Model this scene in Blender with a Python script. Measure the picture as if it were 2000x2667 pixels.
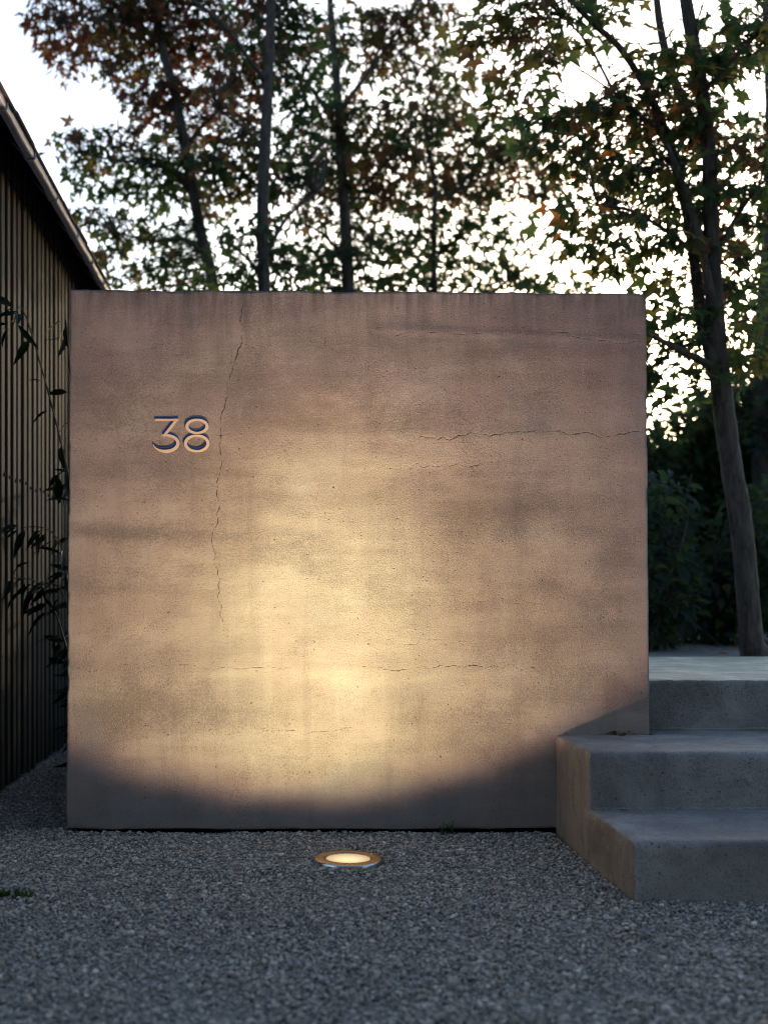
import bpy, bmesh, math, random
import numpy as np
from mathutils import Vector, Matrix

for o in list(bpy.data.objects):
    bpy.data.objects.remove(o)
scene = bpy.context.scene
COL = scene.collection
rad = math.radians
random.seed(7)
RNG = np.random.default_rng(11)

# ------------------------------------------------------------------ camera, sky, sun, exposure
F_PX, CX, CY, EYE, D0 = 2963.0, 720.0, 1550.0, 0.775, 3.704     # photo pixels (2000 x 2667), metres
cam = bpy.data.objects.new('camera', bpy.data.cameras.new('camera'))
COL.objects.link(cam)
cam.location = (0, 0, EYE)
cam.rotation_euler = (rad(90), 0, 0)
cam.data.lens = 40.0
cam.data.sensor_width = 36.0
cam.data.shift_x = (1000 - CX) / 2667.0
cam.data.shift_y = (CY - 1333.5) / 2667.0
cam.data.clip_start = 0.05
cam.data.clip_end = 800
cam.data.dof.use_dof = True
cam.data.dof.focus_distance = 3.66
cam.data.dof.aperture_fstop = 2.2
scene.camera = cam

SUN_EL, SUN_AZ = rad(12.0), rad(19.0)          # azimuth measured from +Y towards +X
world = bpy.data.worlds.new('World')
scene.world = world
world.use_nodes = True
wn = world.node_tree
sky = wn.nodes.new('ShaderNodeTexSky')
sky.sky_type = 'NISHITA'
sky.sun_disc = False
sky.sun_elevation = SUN_EL
sky.sun_rotation = SUN_AZ
sky.air_density = 1.0
sky.dust_density = 1.0
sky.ozone_density = 1.0
bg = wn.nodes['Background']
bg.inputs['Strength'].default_value = 0.10
wn.links.new(sky.outputs[0], bg.inputs['Color'])

sun = bpy.data.objects.new('sun', bpy.data.lights.new('sun', 'SUN'))
COL.objects.link(sun)
sun.data.energy = 0.35
sun.data.angle = rad(0.6)
sun.data.color = (1.0, 0.80, 0.58)
sd = Vector((math.sin(SUN_AZ) * math.cos(SUN_EL), math.cos(SUN_AZ) * math.cos(SUN_EL), math.sin(SUN_EL)))
sun.rotation_euler = sd.to_track_quat('Z', 'Y').to_euler()
sun.location = (6, 20, 8)

vs = scene.view_settings
vs.view_transform = 'Standard'
vs.look = 'None'
vs.gamma = 1.0
vs.use_curve_mapping = False
vs.exposure = 2.0
scene.render.engine = 'CYCLES'
scene.cycles.use_denoising = True
scene.cycles.filter_width = 1.05
scene.cycles.max_bounces = 6
scene.cycles.sample_clamp_indirect = 4.0


# ------------------------------------------------------------------ helpers
K = 2000.0 / 1659.0


def P(xd, yd, depth):
    """photo position (in the 1659-wide view) at a depth in metres -> world point"""
    x, y = xd * K, yd * K
    return Vector(((x - CX) / F_PX * depth, depth, EYE + (CY - y) / F_PX * depth))


def tag(o, label, cat, group=None, kind=None):
    if label:
        o['label'] = label
    if cat:
        o['category'] = cat
    if group:
        o['group'] = group
    if kind:
        o['kind'] = kind
    return o


def empty(name, loc, label, cat, group=None, rz=0.0):
    o = bpy.data.objects.new(name, None)
    o.empty_display_size = 0.1
    o.location = loc
    o.rotation_euler = (0, 0, rz)
    COL.objects.link(o)
    return tag(o, label, cat, group)


def link(name, me, parent=None, mats=None, world_coords=True):
    """link a mesh whose coordinates are world coordinates (or parent-local if world_coords is False)"""
    o = bpy.data.objects.new(name, me)
    COL.objects.link(o)
    for m in (mats or []):
        me.materials.append(m)
    if parent is not None:
        o.parent = parent
        if world_coords:
            base = Vector((0, 0, 0))
            q = parent
            while q is not None:
                base += q.location
                q = q.parent
            me.transform(Matrix.Translation(-base))
    return o


def mesh_from(verts, faces, smooth=False, matidx=None):
    me = bpy.data.meshes.new('mesh')
    me.from_pydata([tuple(v) for v in verts], [], [tuple(f) for f in faces])
    if smooth:
        me.polygons.foreach_set('use_smooth', [True] * len(me.polygons))
    if matidx is not None:
        me.polygons.foreach_set('material_index', list(matidx))
    me.update()
    return me


def mesh_np(verts, faces, smooth=True):
    """faces: (n,4) or (n,3) int array"""
    me = bpy.data.meshes.new('mesh')
    n, k = faces.shape
    me.vertices.add(len(verts))
    me.vertices.foreach_set('co', np.asarray(verts, np.float32).ravel())
    me.loops.add(n * k)
    me.loops.foreach_set('vertex_index', faces.astype(np.int32).ravel())
    me.polygons.add(n)
    me.polygons.foreach_set('loop_start', np.arange(0, n * k, k, dtype=np.int32))
    me.polygons.foreach_set('use_smooth', np.full(n, smooth))
    me.update(calc_edges=True)
    me.validate()
    return me


def vnoise(u, v, seed):
    """2-D value noise, smooth, -1..1"""
    r = np.random.default_rng(seed).random((64, 64)) * 2 - 1
    iu, iv = np.floor(u).astype(int), np.floor(v).astype(int)
    fu, fv = u - iu, v - iv
    fu = fu * fu * (3 - 2 * fu)
    fv = fv * fv * (3 - 2 * fv)
    g = lambda a, b: r[a % 64, b % 64]
    return ((g(iu, iv) * (1 - fu) + g(iu + 1, iv) * fu) * (1 - fv)
            + (g(iu, iv + 1) * (1 - fu) + g(iu + 1, iv + 1) * fu) * fv)


def fbm(u, v, seed, octv=4):
    s, a, t = 0.0, 1.0, 0.0
    for k in range(octv):
        s = s + a * vnoise(u * 2 ** k + 7.3 * k, v * 2 ** k + 3.1 * k, seed + k)
        t += a
        a *= 0.55
    return s / t


def block(xs, ys, zs):
    """surface lattice of a box -> verts (n,3) float, quads (m,4)"""
    nx, ny, nz = len(xs), len(ys), len(zs)
    quads = []

    def grid(axis, side):
        if axis == 0:
            j, k = np.meshgrid(np.arange(ny), np.arange(nz), indexing='ij')
            i = np.full_like(j, 0 if side == 0 else nx - 1)
        elif axis == 1:
            i, k = np.meshgrid(np.arange(nx), np.arange(nz), indexing='ij')
            j = np.full_like(i, 0 if side == 0 else ny - 1)
        else:
            i, j = np.meshgrid(np.arange(nx), np.arange(ny), indexing='ij')
            k = np.full_like(i, 0 if side == 0 else nz - 1)
        ids = (i * ny + j) * nz + k
        q = np.stack([ids[:-1, :-1], ids[1:, :-1], ids[1:, 1:], ids[:-1, 1:]], -1).reshape(-1, 4)
        flip = {(0, 0): True, (0, 1): False, (1, 0): False, (1, 1): True, (2, 0): True, (2, 1): False}[(axis, side)]
        if flip:
            q = q[:, ::-1]
        quads.append(q)
    for ax in range(3):
        for s in (0, 1):
            grid(ax, s)
    q = np.concatenate(quads)
    uniq, inv = np.unique(q.ravel(), return_inverse=True)
    i = uniq // (ny * nz)
    j = (uniq // nz) % ny
    k = uniq % nz
    v = np.stack([np.asarray(xs)[i], np.asarray(ys)[j], np.asarray(zs)[k]], -1)
    return v, inv.reshape(-1, 4)


def lines(a, b, step, r):
    """lattice lines from a to b with extra ones near both ends"""
    n = max(2, int(round((b - a - 2 * r) / step)))
    inner = np.linspace(a + r, b - r, n + 1)
    e = np.array([0.0, 0.18, 0.45]) * r
    return np.concatenate([a + e, inner, b - e[::-1]])


def round_box(v, lo, hi, r):
    """round the edges of a lattice box; r may be an array (per vertex)"""
    r = np.broadcast_to(np.asarray(r, float), (len(v),))[:, None]
    q = np.minimum(np.maximum(v, np.asarray(lo) + r), np.asarray(hi) - r)
    d = v - q
    n = np.linalg.norm(d, axis=1, keepdims=True)
    m = np.max(np.abs(d), axis=1, keepdims=True)
    return np.where(n > 1e-9, q + d / np.maximum(n, 1e-9) * np.minimum(m, r) , v)


def catmull(pts, rads, sub):
    P_, R_ = [], []
    n = len(pts)
    for i in range(n - 1):
        p0, p1, p2, p3 = pts[max(i - 1, 0)], pts[i], pts[i + 1], pts[min(i + 2, n - 1)]
        for s in range(sub):
            t = s / sub
            P_.append(0.5 * ((2 * p1) + (p2 - p0) * t + (2 * p0 - 5 * p1 + 4 * p2 - p3) * t * t
                             + (3 * p1 - p0 - 3 * p2 + p3) * t ** 3))
            R_.append(rads[i] * (1 - t) + rads[i + 1] * t)
    P_.append(pts[-1].copy())
    R_.append(rads[-1])
    return P_, R_


def tube(verts, faces, pts, rads, sides=8, sub=4, rough=0.0, rnd=random):
    pts, rads = catmull(pts, rads, sub)
    base = len(verts)
    ref = Vector((0.31, 0.9, 0.2)).normalized()
    n = len(pts)
    for i, (p, r) in enumerate(zip(pts, rads)):
        t = (pts[min(i + 1, n - 1)] - pts[max(i - 1, 0)]).normalized()
        a = t.cross(ref)
        if a.length < 1e-4:
            a = t.cross(Vector((1, 0, 0)))
        a.normalize()
        b = t.cross(a)
        for k in range(sides):
            w = 2 * math.pi * k / sides
            rr = r * (1 + rough * rnd.uniform(-1, 1))
            verts.append(p + a * (math.cos(w) * rr) + b * (math.sin(w) * rr))
    for i in range(n - 1):
        for k in range(sides):
            k2 = (k + 1) % sides
            faces.append((base + i * sides + k, base + i * sides + k2, base + (i + 1) * sides + k2, base + (i + 1) * sides + k))
    faces.append(tuple(base + k for k in reversed(range(sides))))
    faces.append(tuple(base + (n - 1) * sides + k for k in range(sides)))


def lathe(profile, seg=48):
    """profile: list of (r, z) -> verts, faces (open surface of revolution)"""
    v, f = [], []
    for r, z in profile:
        for k in range(seg):
            a = 2 * math.pi * k / seg
            v.append((r * math.cos(a), r * math.sin(a), z))
    for i in range(len(profile) - 1):
        for k in range(seg):
            k2 = (k + 1) % seg
            f.append((i * seg + k, i * seg + k2, (i + 1) * seg + k2, (i + 1) * seg + k))
    return v, f


def boxmesh(x0, x1, y0, y1, z0, z1, bevel=0.0):
    bm = bmesh.new()
    bmesh.ops.create_cube(bm, size=1.0, matrix=Matrix.Translation(((x0 + x1) / 2, (y0 + y1) / 2, (z0 + z1) / 2))
                          @ Matrix.Diagonal((x1 - x0, y1 - y0, z1 - z0, 1)))
    if bevel:
        bmesh.ops.bevel(bm, geom=bm.edges[:], offset=bevel, segments=1, affect='EDGES')
    me = bpy.data.meshes.new('mesh')
    bm.to_mesh(me)
    bm.free()
    return me


# ------------------------------------------------------------------ materials
class NT:
    def __init__(self, name):
        self.m = bpy.data.materials.new(name)
        self.m.use_nodes = True
        self.t = self.m.node_tree
        self.b = self.t.nodes['Principled BSDF']
        self.out = self.t.nodes['Material Output']
        self.co = None

    def n(self, typ, **kw):
        nd = self.t.nodes.new(typ)
        for k, v in kw.items():
            if k.startswith('i_'):
                nd.inputs[k[2:]].default_value = v
            else:
                setattr(nd, k, v)
        return nd

    def l(self, a, b):
        self.t.links.new(a, b)

    def coord(self, which='Object', scale=(1, 1, 1)):
        if self.co is None:
            self.co = self.n('ShaderNodeTexCoord')
        mp = self.n('ShaderNodeMapping')
        mp.inputs['Scale'].default_value = scale
        self.l(self.co.outputs[which], mp.inputs['Vector'])
        return mp.outputs[0]

    def noise(self, scale, detail=4, rough=0.55, vec=None, dist=0.0):
        nd = self.n('ShaderNodeTexNoise')
        nd.inputs['Scale'].default_value = scale
        nd.inputs['Detail'].default_value = detail
        nd.inputs['Roughness'].default_value = rough
        nd.inputs['Distortion'].default_value = dist
        self.l(vec if vec is not None else self.coord(), nd.inputs['Vector'])
        return nd.outputs['Fac']

    def attr(self, name):
        return self.n('ShaderNodeAttribute', attribute_name=name).outputs['Fac']

    def rng(self, v, a, b, c=0.0, d=1.0, smooth=False):
        nd = self.n('ShaderNodeMapRange')
        if smooth:
            nd.interpolation_type = 'SMOOTHSTEP'
        nd.inputs[1].default_value, nd.inputs[2].default_value = a, b
        nd.inputs[3].default_value, nd.inputs[4].default_value = c, d
        self.l(v, nd.inputs[0])
        return nd.outputs[0]

    def math(self, op, a, b=None):
        nd = self.n('ShaderNodeMath', operation=op)
        for i, x in enumerate((a, b)):
            if x is None:
                continue
            if isinstance(x, (int, float)):
                nd.inputs[i].default_value = x
            else:
                self.l(x, nd.inputs[i])
        return nd.outputs[0]

    def mix(self, fac, a, b, blend='MIX'):
        nd = self.n('ShaderNodeMix', data_type='RGBA', blend_type=blend)
        for i, x in ((0, fac), (6, a), (7, b)):
            if isinstance(x, (int, float)):
                nd.inputs[i].default_value = x
            elif isinstance(x, tuple):
                nd.inputs[i].default_value = (*x, 1)
            else:
                self.l(x, nd.inputs[i])
        return nd.outputs[2]

    def bump(self, h, dist, strength=1.0, normal=None):
        nd = self.n('ShaderNodeBump')
        nd.inputs['Distance'].default_value = dist
        nd.inputs['Strength'].default_value = strength
        self.l(h, nd.inputs['Height'])
        if normal is not None:
            self.l(normal, nd.inputs['Normal'])
        return nd.outputs[0]

    def base(self, c, rough=0.8, spec=0.3, metal=0.0, normal=None):
        if isinstance(c, tuple):
            self.b.inputs['Base Color'].default_value = (*c, 1)
        else:
            self.l(c, self.b.inputs['Base Color'])
        if isinstance(rough, (int, float)):
            self.b.inputs['Roughness'].default_value = rough
        else:
            self.l(rough, self.b.inputs['Roughness'])
        self.b.inputs['Specular IOR Level'].default_value = spec
        self.b.inputs['Metallic'].default_value = metal
        if normal is not None:
            self.l(normal, self.b.inputs['Normal'])
        return self.m


def mat_wall():
    t = NT('weathered_render')
    big = t.noise(1.7, 5, 0.6)
    mid = t.noise(7.0, 6, 0.65)
    hor = t.noise(1.0, 5, 0.6, t.coord(scale=(1.1, 1, 7.0)))
    ver = t.noise(1.0, 5, 0.65, t.coord(scale=(16, 1, 1.6)))
    fine = t.noise(210, 5, 0.78)
    finer = t.noise(420, 2, 0.6)
    stain = t.attr('stain')
    grey = t.attr('grey')
    top = t.attr('topdrip')
    crack = t.attr('crack')
    hor2 = t.noise(1.0, 6, 0.62, t.coord(scale=(3.2, 1, 20.0)), 1.0)
    blot = t.noise(3.4, 7, 0.62, None, 0.6)
    # warm cement skin in poured layers, with paler and browner clouds
    c = t.mix(t.rng(mid, 0.28, 0.72), (0.31, 0.245, 0.222), (0.45, 0.365, 0.325))
    c = t.mix(t.math('MULTIPLY', t.rng(big, 0.42, 0.62), 0.6), c, (0.36, 0.265, 0.23))
    c = t.mix(t.math('MULTIPLY', t.rng(hor, 0.52, 0.66), 0.40), c, (0.48, 0.405, 0.34))
    c = t.mix(t.math('MULTIPLY', t.rng(hor, 0.46, 0.32), 0.14), c, (0.20, 0.155, 0.14))
    c = t.mix(t.math('MULTIPLY', t.rng(hor2, 0.54, 0.74), 0.30), c, (0.23, 0.18, 0.16))
    c = t.mix(t.math('MULTIPLY', t.rng(hor2, 0.44, 0.28), 0.20), c, (0.47, 0.40, 0.34))
    c = t.mix(t.math('MULTIPLY', t.rng(blot, 0.54, 0.70), 0.12), c, (0.17, 0.135, 0.125))
    c = t.mix(t.math('MULTIPLY', t.rng(blot, 0.46, 0.32), 0.6), c, (0.43, 0.375, 0.335))
    c = t.mix(t.math('MULTIPLY', t.rng(ver, 0.54, 0.72), 0.40), c, (0.20, 0.155, 0.14))
    c = t.mix(t.math('MULTIPLY', t.rng(ver, 0.44, 0.30), 0.30), c, (0.50, 0.45, 0.39))
    # dark aggregate showing through where the skin has worn away
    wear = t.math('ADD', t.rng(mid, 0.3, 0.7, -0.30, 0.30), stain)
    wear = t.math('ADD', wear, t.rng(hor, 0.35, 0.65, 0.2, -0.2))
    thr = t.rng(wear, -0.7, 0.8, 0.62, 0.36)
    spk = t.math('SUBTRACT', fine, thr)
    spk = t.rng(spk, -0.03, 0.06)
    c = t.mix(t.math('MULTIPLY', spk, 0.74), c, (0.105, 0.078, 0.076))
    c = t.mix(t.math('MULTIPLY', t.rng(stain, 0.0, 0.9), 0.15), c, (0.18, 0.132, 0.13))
    # pale sand grains
    c = t.mix(t.math('MULTIPLY', t.rng(finer, 0.57, 0.72), 0.45), c, (0.56, 0.49, 0.44))
    gr_ = t.rng(fine, 0.30, 0.70, 0.60, 1.30)
    gm = t.n('ShaderNodeVectorMath', operation='SCALE')
    t.l(c, gm.inputs[0])
    t.l(gr_, gm.inputs['Scale'])
    c = gm.outputs[0]
    # grey lime bloom, base shade painted as grey, drip marks below the top edge
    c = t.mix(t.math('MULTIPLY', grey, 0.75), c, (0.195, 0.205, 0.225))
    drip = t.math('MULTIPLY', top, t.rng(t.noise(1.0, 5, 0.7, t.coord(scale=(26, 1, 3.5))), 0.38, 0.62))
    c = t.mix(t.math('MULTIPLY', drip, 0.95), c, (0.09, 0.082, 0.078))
    # pits
    vo = t.n('ShaderNodeTexVoronoi')
    vo.inputs['Scale'].default_value = 26
    t.l(t.coord(), vo.inputs['Vector'])
    sep = t.n('ShaderNodeSeparateColor')
    t.l(vo.outputs['Color'], sep.inputs[0])
    pit = t.math('MULTIPLY', t.rng(vo.outputs['Distance'], 0.045, 0.085, 1, 0), t.rng(sep.outputs[0], 0.86, 0.87))
    c = t.mix(t.math('MULTIPLY', pit, 0.85), c, (0.06, 0.045, 0.04))
    v2 = t.n('ShaderNodeTexVoronoi')
    v2.inputs['Scale'].default_value = 85
    t.l(t.coord(), v2.inputs['Vector'])
    s2 = t.n('ShaderNodeSeparateColor')
    t.l(v2.outputs['Color'], s2.inputs[0])
    pit2 = t.math('MULTIPLY', t.rng(v2.outputs['Distance'], 0.10, 0.28, 1, 0), t.rng(s2.outputs[0], 0.86, 0.92))
    pit2 = t.math('MULTIPLY', pit2, t.rng(mid, 0.40, 0.56))
    c = t.mix(t.math('MULTIPLY', pit2, 0.6), c, (0.07, 0.055, 0.05))
    # cracks: width follows a noise
    w = t.rng(t.noise(22, 3, 0.6), 0.35, 0.7, 0.0008, 0.0023)
    cm = t.math('SUBTRACT', w, crack)
    cm = t.rng(cm, -0.0008, 0.0008)
    c = t.mix(t.math('MULTIPLY', cm, 0.9), c, (0.035, 0.026, 0.022))
    h = t.math('ADD', t.math('MULTIPLY', fine, 1.0), t.math('MULTIPLY', finer, 0.5))
    h = t.math('SUBTRACT', h, t.math('MULTIPLY', cm, 0.5))
    h = t.math('SUBTRACT', h, t.math('MULTIPLY', pit, 2.0))
    h = t.math('SUBTRACT', h, pit2)
    h = t.math('ADD', h, t.math('MULTIPLY', mid, 1.5))
    return t.base(c, 0.88, 0.25, normal=t.bump(h, 0.0036, 0.65))


def mat_step(brown, k=1.0, warm=1.0):
    t = NT('formed_concrete_side' if brown else 'grey_concrete')
    big = t.noise(4.2, 7, 0.68, None, 0.4)
    mid = t.noise(15, 6, 0.7)
    fine = t.noise(190, 5, 0.75)
    ver = t.noise(1.0, 5, 0.65, t.coord(scale=(22, 22, 2.2)))
    if brown:
        c = t.mix(t.rng(ver, 0.35, 0.65), (0.24, 0.165, 0.125), (0.34, 0.26, 0.21))
        c = t.mix(t.math('MULTIPLY', t.rng(big, 0.45, 0.65), 0.8), c, (0.145, 0.105, 0.085))
        c = t.mix(t.math('MULTIPLY', t.rng(mid, 0.55, 0.7), 0.5), c, (0.36, 0.29, 0.24))
    else:
        c = t.mix(t.rng(big, 0.33, 0.67), (0.15 * k, 0.15 * k, 0.158 * k * warm), (0.35 * k / warm ** .35, 0.355 * k, 0.365 * k * warm))
        c = t.mix(t.math('MULTIPLY', t.rng(mid, 0.52, 0.68), 0.5), c, (0.17 * k, 0.17 * k, 0.17 * k * warm))
    dark = t.math('MULTIPLY', t.rng(fine, 0.50, 0.62), t.rng(mid, 0.30, 0.54))
    c = t.mix(t.math('MULTIPLY', dark, 0.75), c, (0.06, 0.06, 0.06))
    pale = t.rng(t.noise(330, 2, 0.6), 0.66, 0.72)
    c = t.mix(t.math('MULTIPLY', pale, 0.4), c, (0.5, 0.5, 0.5))
    vp = t.n('ShaderNodeTexVoronoi')
    vp.inputs['Scale'].default_value = 60
    t.l(t.coord(), vp.inputs['Vector'])
    sp_ = t.n('ShaderNodeSeparateColor')
    t.l(vp.outputs['Color'], sp_.inputs[0])
    pp_ = t.math('MULTIPLY', t.rng(vp.outputs['Distance'], 0.08, 0.24, 1, 0), t.rng(sp_.outputs[0], 0.84, 0.9))
    c = t.mix(t.math('MULTIPLY', pp_, 0.75), c, (0.03, 0.03, 0.03))
    h = t.math('SUBTRACT', t.math('ADD', fine, t.math('MULTIPLY', mid, 2.0)), t.math('MULTIPLY', pp_, 1.5))
    return t.base(c, t.rng(big, 0.3, 0.7, 0.55, 0.8), 0.4, normal=t.bump(h, 0.004, 0.8))


def mat_ground(name, lo, hi):
    t = NT(name)
    vo = t.n('ShaderNodeTexVoronoi')
    vo.inputs['Scale'].default_value = 95
    t.l(t.coord(), vo.inputs['Vector'])
    sep = t.n('ShaderNodeSeparateColor')
    t.l(vo.outputs['Color'], sep.inputs[0])
    c = t.mix(sep.outputs[0], lo, hi)
    c = t.mix(t.math('MULTIPLY', t.rng(t.noise(2.0, 4), 0.4, 0.65), 0.4), c, lo)
    h = t.math('SUBTRACT', 1.0, vo.outputs['Distance'])
    return t.base(c, 0.9, 0.2, normal=t.bump(h, 0.006, 0.9))


def mat_stone():
    t = NT('gravel_stone')
    oi = t.n('ShaderNodeObjectInfo')
    r = t.n('ShaderNodeValToRGB')
    e = r.color_ramp.elements
    e[0].position, e[0].color = 0.0, (0.10, 0.10, 0.104, 1)
    e[1].position, e[1].color = 1.0, (0.80, 0.80, 0.80, 1)
    for p, col in ((0.35, (0.27, 0.272, 0.276)), (0.7, (0.43, 0.43, 0.43)), (0.86, (0.56, 0.55, 0.54)), (0.90, (0.50, 0.40, 0.32)), (0.95, (0.62, 0.62, 0.62))):
        x = e.new(p)
        x.color = (*col, 1)
    t.l(oi.outputs['Random'], r.inputs[0])
    c = t.mix(t.math('MULTIPLY', t.noise(300, 3), 0.5), r.outputs[0], (0.24, 0.24, 0.243))
    c = t.mix(1.0, c, (1.0, 0.95, 0.88), 'MULTIPLY')
    return t.base(c, 0.75, 0.35)


def mat_slat():
    t = NT('weathered_timber')
    oi = t.n('ShaderNodeObjectInfo')
    v = t.coord(scale=(30, 30, 1.2))
    g = t.noise(1.0, 6, 0.7, v, 0.3)
    lo = t.noise(1.4, 4)
    c = t.mix(t.rng(g, 0.3, 0.7), (0.016, 0.0165, 0.0155), (0.046, 0.047, 0.043))
    c = t.mix(t.rng(oi.outputs['Random'], 0, 1, 0.0, 0.55), c, (0.040, 0.041, 0.037))
    c = t.mix(t.math('MULTIPLY', t.rng(lo, 0.45, 0.7), 0.5), c, (0.055, 0.045, 0.035))
    return t.base(c, 0.85, 0.12, normal=t.bump(g, 0.003, 0.6))


def mat_plain(name, c, rough=0.6, spec=0.4, metal=0.0, var=0.3, scale=40):
    t = NT(name)
    n = t.noise(scale, 5, 0.6)
    d = tuple(x * (1 - var) for x in c)
    col = t.mix(t.rng(n, 0.35, 0.65), d, c)
    return t.base(col, t.rng(n, 0.3, 0.7, max(rough - 0.08, 0.02), min(rough + 0.1, 1)), spec, metal, t.bump(n, 0.0006, 0.4))


def mat_bark():
    t = NT('bark')
    v = t.coord(scale=(1, 1, 0.22))
    n1 = t.noise(38, 6, 0.7, v, 0.6)
    n2 = t.noise(5, 4)
    c = t.mix(t.rng(n1, 0.35, 0.65), (0.035, 0.030, 0.027), (0.12, 0.106, 0.096))
    c = t.mix(t.math('MULTIPLY', t.rng(n2, 0.5, 0.7), 0.6), c, (0.085, 0.072, 0.06))
    return t.base(c, 0.9, 0.2, normal=t.bump(n1, 0.012, 0.8))


def mat_leaf(name, c, c2, trans=0.5):
    t = NT(name)
    n = t.noise(18, 3)
    c, c2 = (tuple(min(x * 1.15, 1) for x in q) for q in (c, c2))
    col = t.mix(t.rng(n, 0.3, 0.7), c, c2)
    t.base(col, 0.6, 0.2)
    tr = t.n('ShaderNodeBsdfTranslucent')
    hs = t.n('ShaderNodeHueSaturation')
    hs.inputs['Value'].default_value = 1.5
    t.l(col, hs.inputs['Color'])
    t.l(hs.outputs[0], tr.inputs['Color'])
    mx = t.n('ShaderNodeMixShader')
    mx.inputs[0].default_value = trans
    t.l(t.b.outputs[0], mx.inputs[1])
    t.l(tr.outputs[0], mx.inputs[2])
    t.l(mx.outputs[0], t.out.inputs[0])
    return t.m


M_WALL = mat_wall()
M_STEP = mat_step(False)
M_SIDE = mat_step(True)
M_LAND = mat_step(False, 2.35, 0.80)
M_GROUND = mat_ground('fine_grit', (0.05, 0.05, 0.052), (0.30, 0.30, 0.30))
M_BED = mat_ground('terrace_grit', (0.10, 0.10, 0.10), (0.34, 0.34, 0.34))
M_STONE = mat_stone()
M_SLAT = mat_slat()
M_BLACK = mat_plain('black_membrane', (0.008, 0.008, 0.008), 0.9, 0.1)
M_SOFFIT = mat_plain('tarred_board', (0.012, 0.011, 0.010), 0.85, 0.15)
M_GRASS = mat_plain('grass_blade', (0.035, 0.10, 0.015), 0.6, 0.2)
M_GUTTER = mat_plain('grey_zinc', (0.46, 0.44, 0.52), 0.55, 0.4, 0.0)
M_TILE = mat_plain('roof_tile', (0.075, 0.062, 0.055), 0.85, 0.2)
M_BARK = mat_bark()
M_BRONZE = mat_plain('brushed_bronze', (0.36, 0.215, 0.115), 0.38, 0.5, 1.0, 0.15, 90)
M_STEEL = mat_plain('steel', (0.55, 0.56, 0.58), 0.28, 0.5, 1.0, 0.1, 90)
M_BRASS = mat_plain('satin_brass_face', (0.64, 0.49, 0.36), 0.5, 0.4, 0.0, 0.12, 120)
M_NAVY = mat_plain('navy_shadow_and_pane', (0.030, 0.075, 0.26), 0.5, 0.4, 0.0, 0.35, 160)  # painted cast-shadow blue of the numerals; also the panes of the added house
LEAF_MATS = [
    mat_leaf('leaf_dark_green', (0.022, 0.045, 0.020), (0.035, 0.065, 0.028)),
    mat_leaf('leaf_green', (0.040, 0.072, 0.022), (0.060, 0.095, 0.030)),
    mat_leaf('leaf_olive', (0.085, 0.085, 0.022), (0.120, 0.105, 0.030)),
    mat_leaf('leaf_brown', (0.095, 0.055, 0.028), (0.130, 0.075, 0.040)),
    mat_leaf('leaf_red', (0.105, 0.034, 0.022), (0.135, 0.055, 0.032)),
    mat_leaf('leaf_orange', (0.220, 0.085, 0.025), (0.260, 0.120, 0.035)),
    mat_leaf('leaf_blue_green', (0.020, 0.036, 0.031), (0.032, 0.054, 0.044)),
    mat_leaf('leaf_painted_shade', (0.003, 0.008, 0.004), (0.006, 0.013, 0.006), 0.10),  # climber leaves: deep shade of the gap put into the colour
]
GRN = {'d': 0, 'g': 1, 'o': 2, 'b': 3, 'r': 4, 'y': 5, 's': 6, 'i': 7}

# ------------------------------------------------------------------ ground
gv, gf = [], []
for x0, x1, y0, y1 in ((-150, 150, -150, 150),):
    gv += [(x0, y0, -0.004), (x1, y0, -0.004), (x1, y1, -0.004), (x0, y1, -0.004)]
    gf.append((0, 1, 2, 3))
tag(link('ground', mesh_from(gv, gf), mats=[M_GROUND]), 'dark grey fine grit under the gravel forecourt', None, kind='structure')

STEP_X = 0.900
Z1, Z2, Z3 = 0.155, 0.3225, 0.490
Y1, Y2, Y3, Y4 = 0.776 * D0, 0.889 * D0, D0 + 0.13, 5.28
# raised terrace behind the wall and the landing
n = 60
xs = np.linspace(-0.55, 30, 90)
ys = np.concatenate([np.linspace(4.03, 8, 40), np.linspace(8.5, 60, 30)])
tv, tf = block(xs, ys, np.array([-0.2, 0.47]))
up = tv[:, 2] > 0.3
tv[up, 2] += 0.012 * fbm(tv[up, 0] * 3, tv[up, 1] * 3, 5) + np.clip(tv[up, 1] - 6.2, 0, 3) * 0.05
tv[up & (tv[:, 1] < Y4 + 0.02) & (tv[:, 0] > 1.2), 2] = 0.40
tag(link('terrace_ground', mesh_np(tv, tf), mats=[M_BED]), 'raised gravel terrace behind the landing', None, kind='structure')


# unseen house added behind the camera to keep sky light off the wall
house = empty('house', (0.3, -3.2, 0), 'unseen dark house added behind the viewer to shade the wall', 'house')
M_ADDED_HOUSE = mat_plain('added_house_dark', (0.06, 0.06, 0.062), 0.9, 0.2)
link('wall', boxmesh(-7.5, 8.0, -9.2, -3.2, -0.05, 8.0), house, [M_ADDED_HOUSE])
link('roof', mesh_from([(-7.9, -2.9, 8.0), (8.4, -2.9, 8.0), (8.4, -6.2, 10.0), (-7.9, -6.2, 10.0), (8.4, -9.6, 8.0), (-7.9, -9.6, 8.0)],
     [(0, 1, 2, 3), (3, 2, 4, 5), (0, 5, 4, 1), (0, 3, 5), (1, 4, 2)]), house, [M_TILE])
for wx in (-5.5, -2.5, 3.0, 6.0):
    w_ = link('added_house_window', boxmesh(wx - .6, wx + .6, -3.22, -3.14, 1.0, 2.3, .01), house, [M_GUTTER])
    link('added_house_pane', boxmesh(wx - .53, wx + .53, -3.20, -3.13, 1.07, 2.23), w_, [M_NAVY], True)

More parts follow.
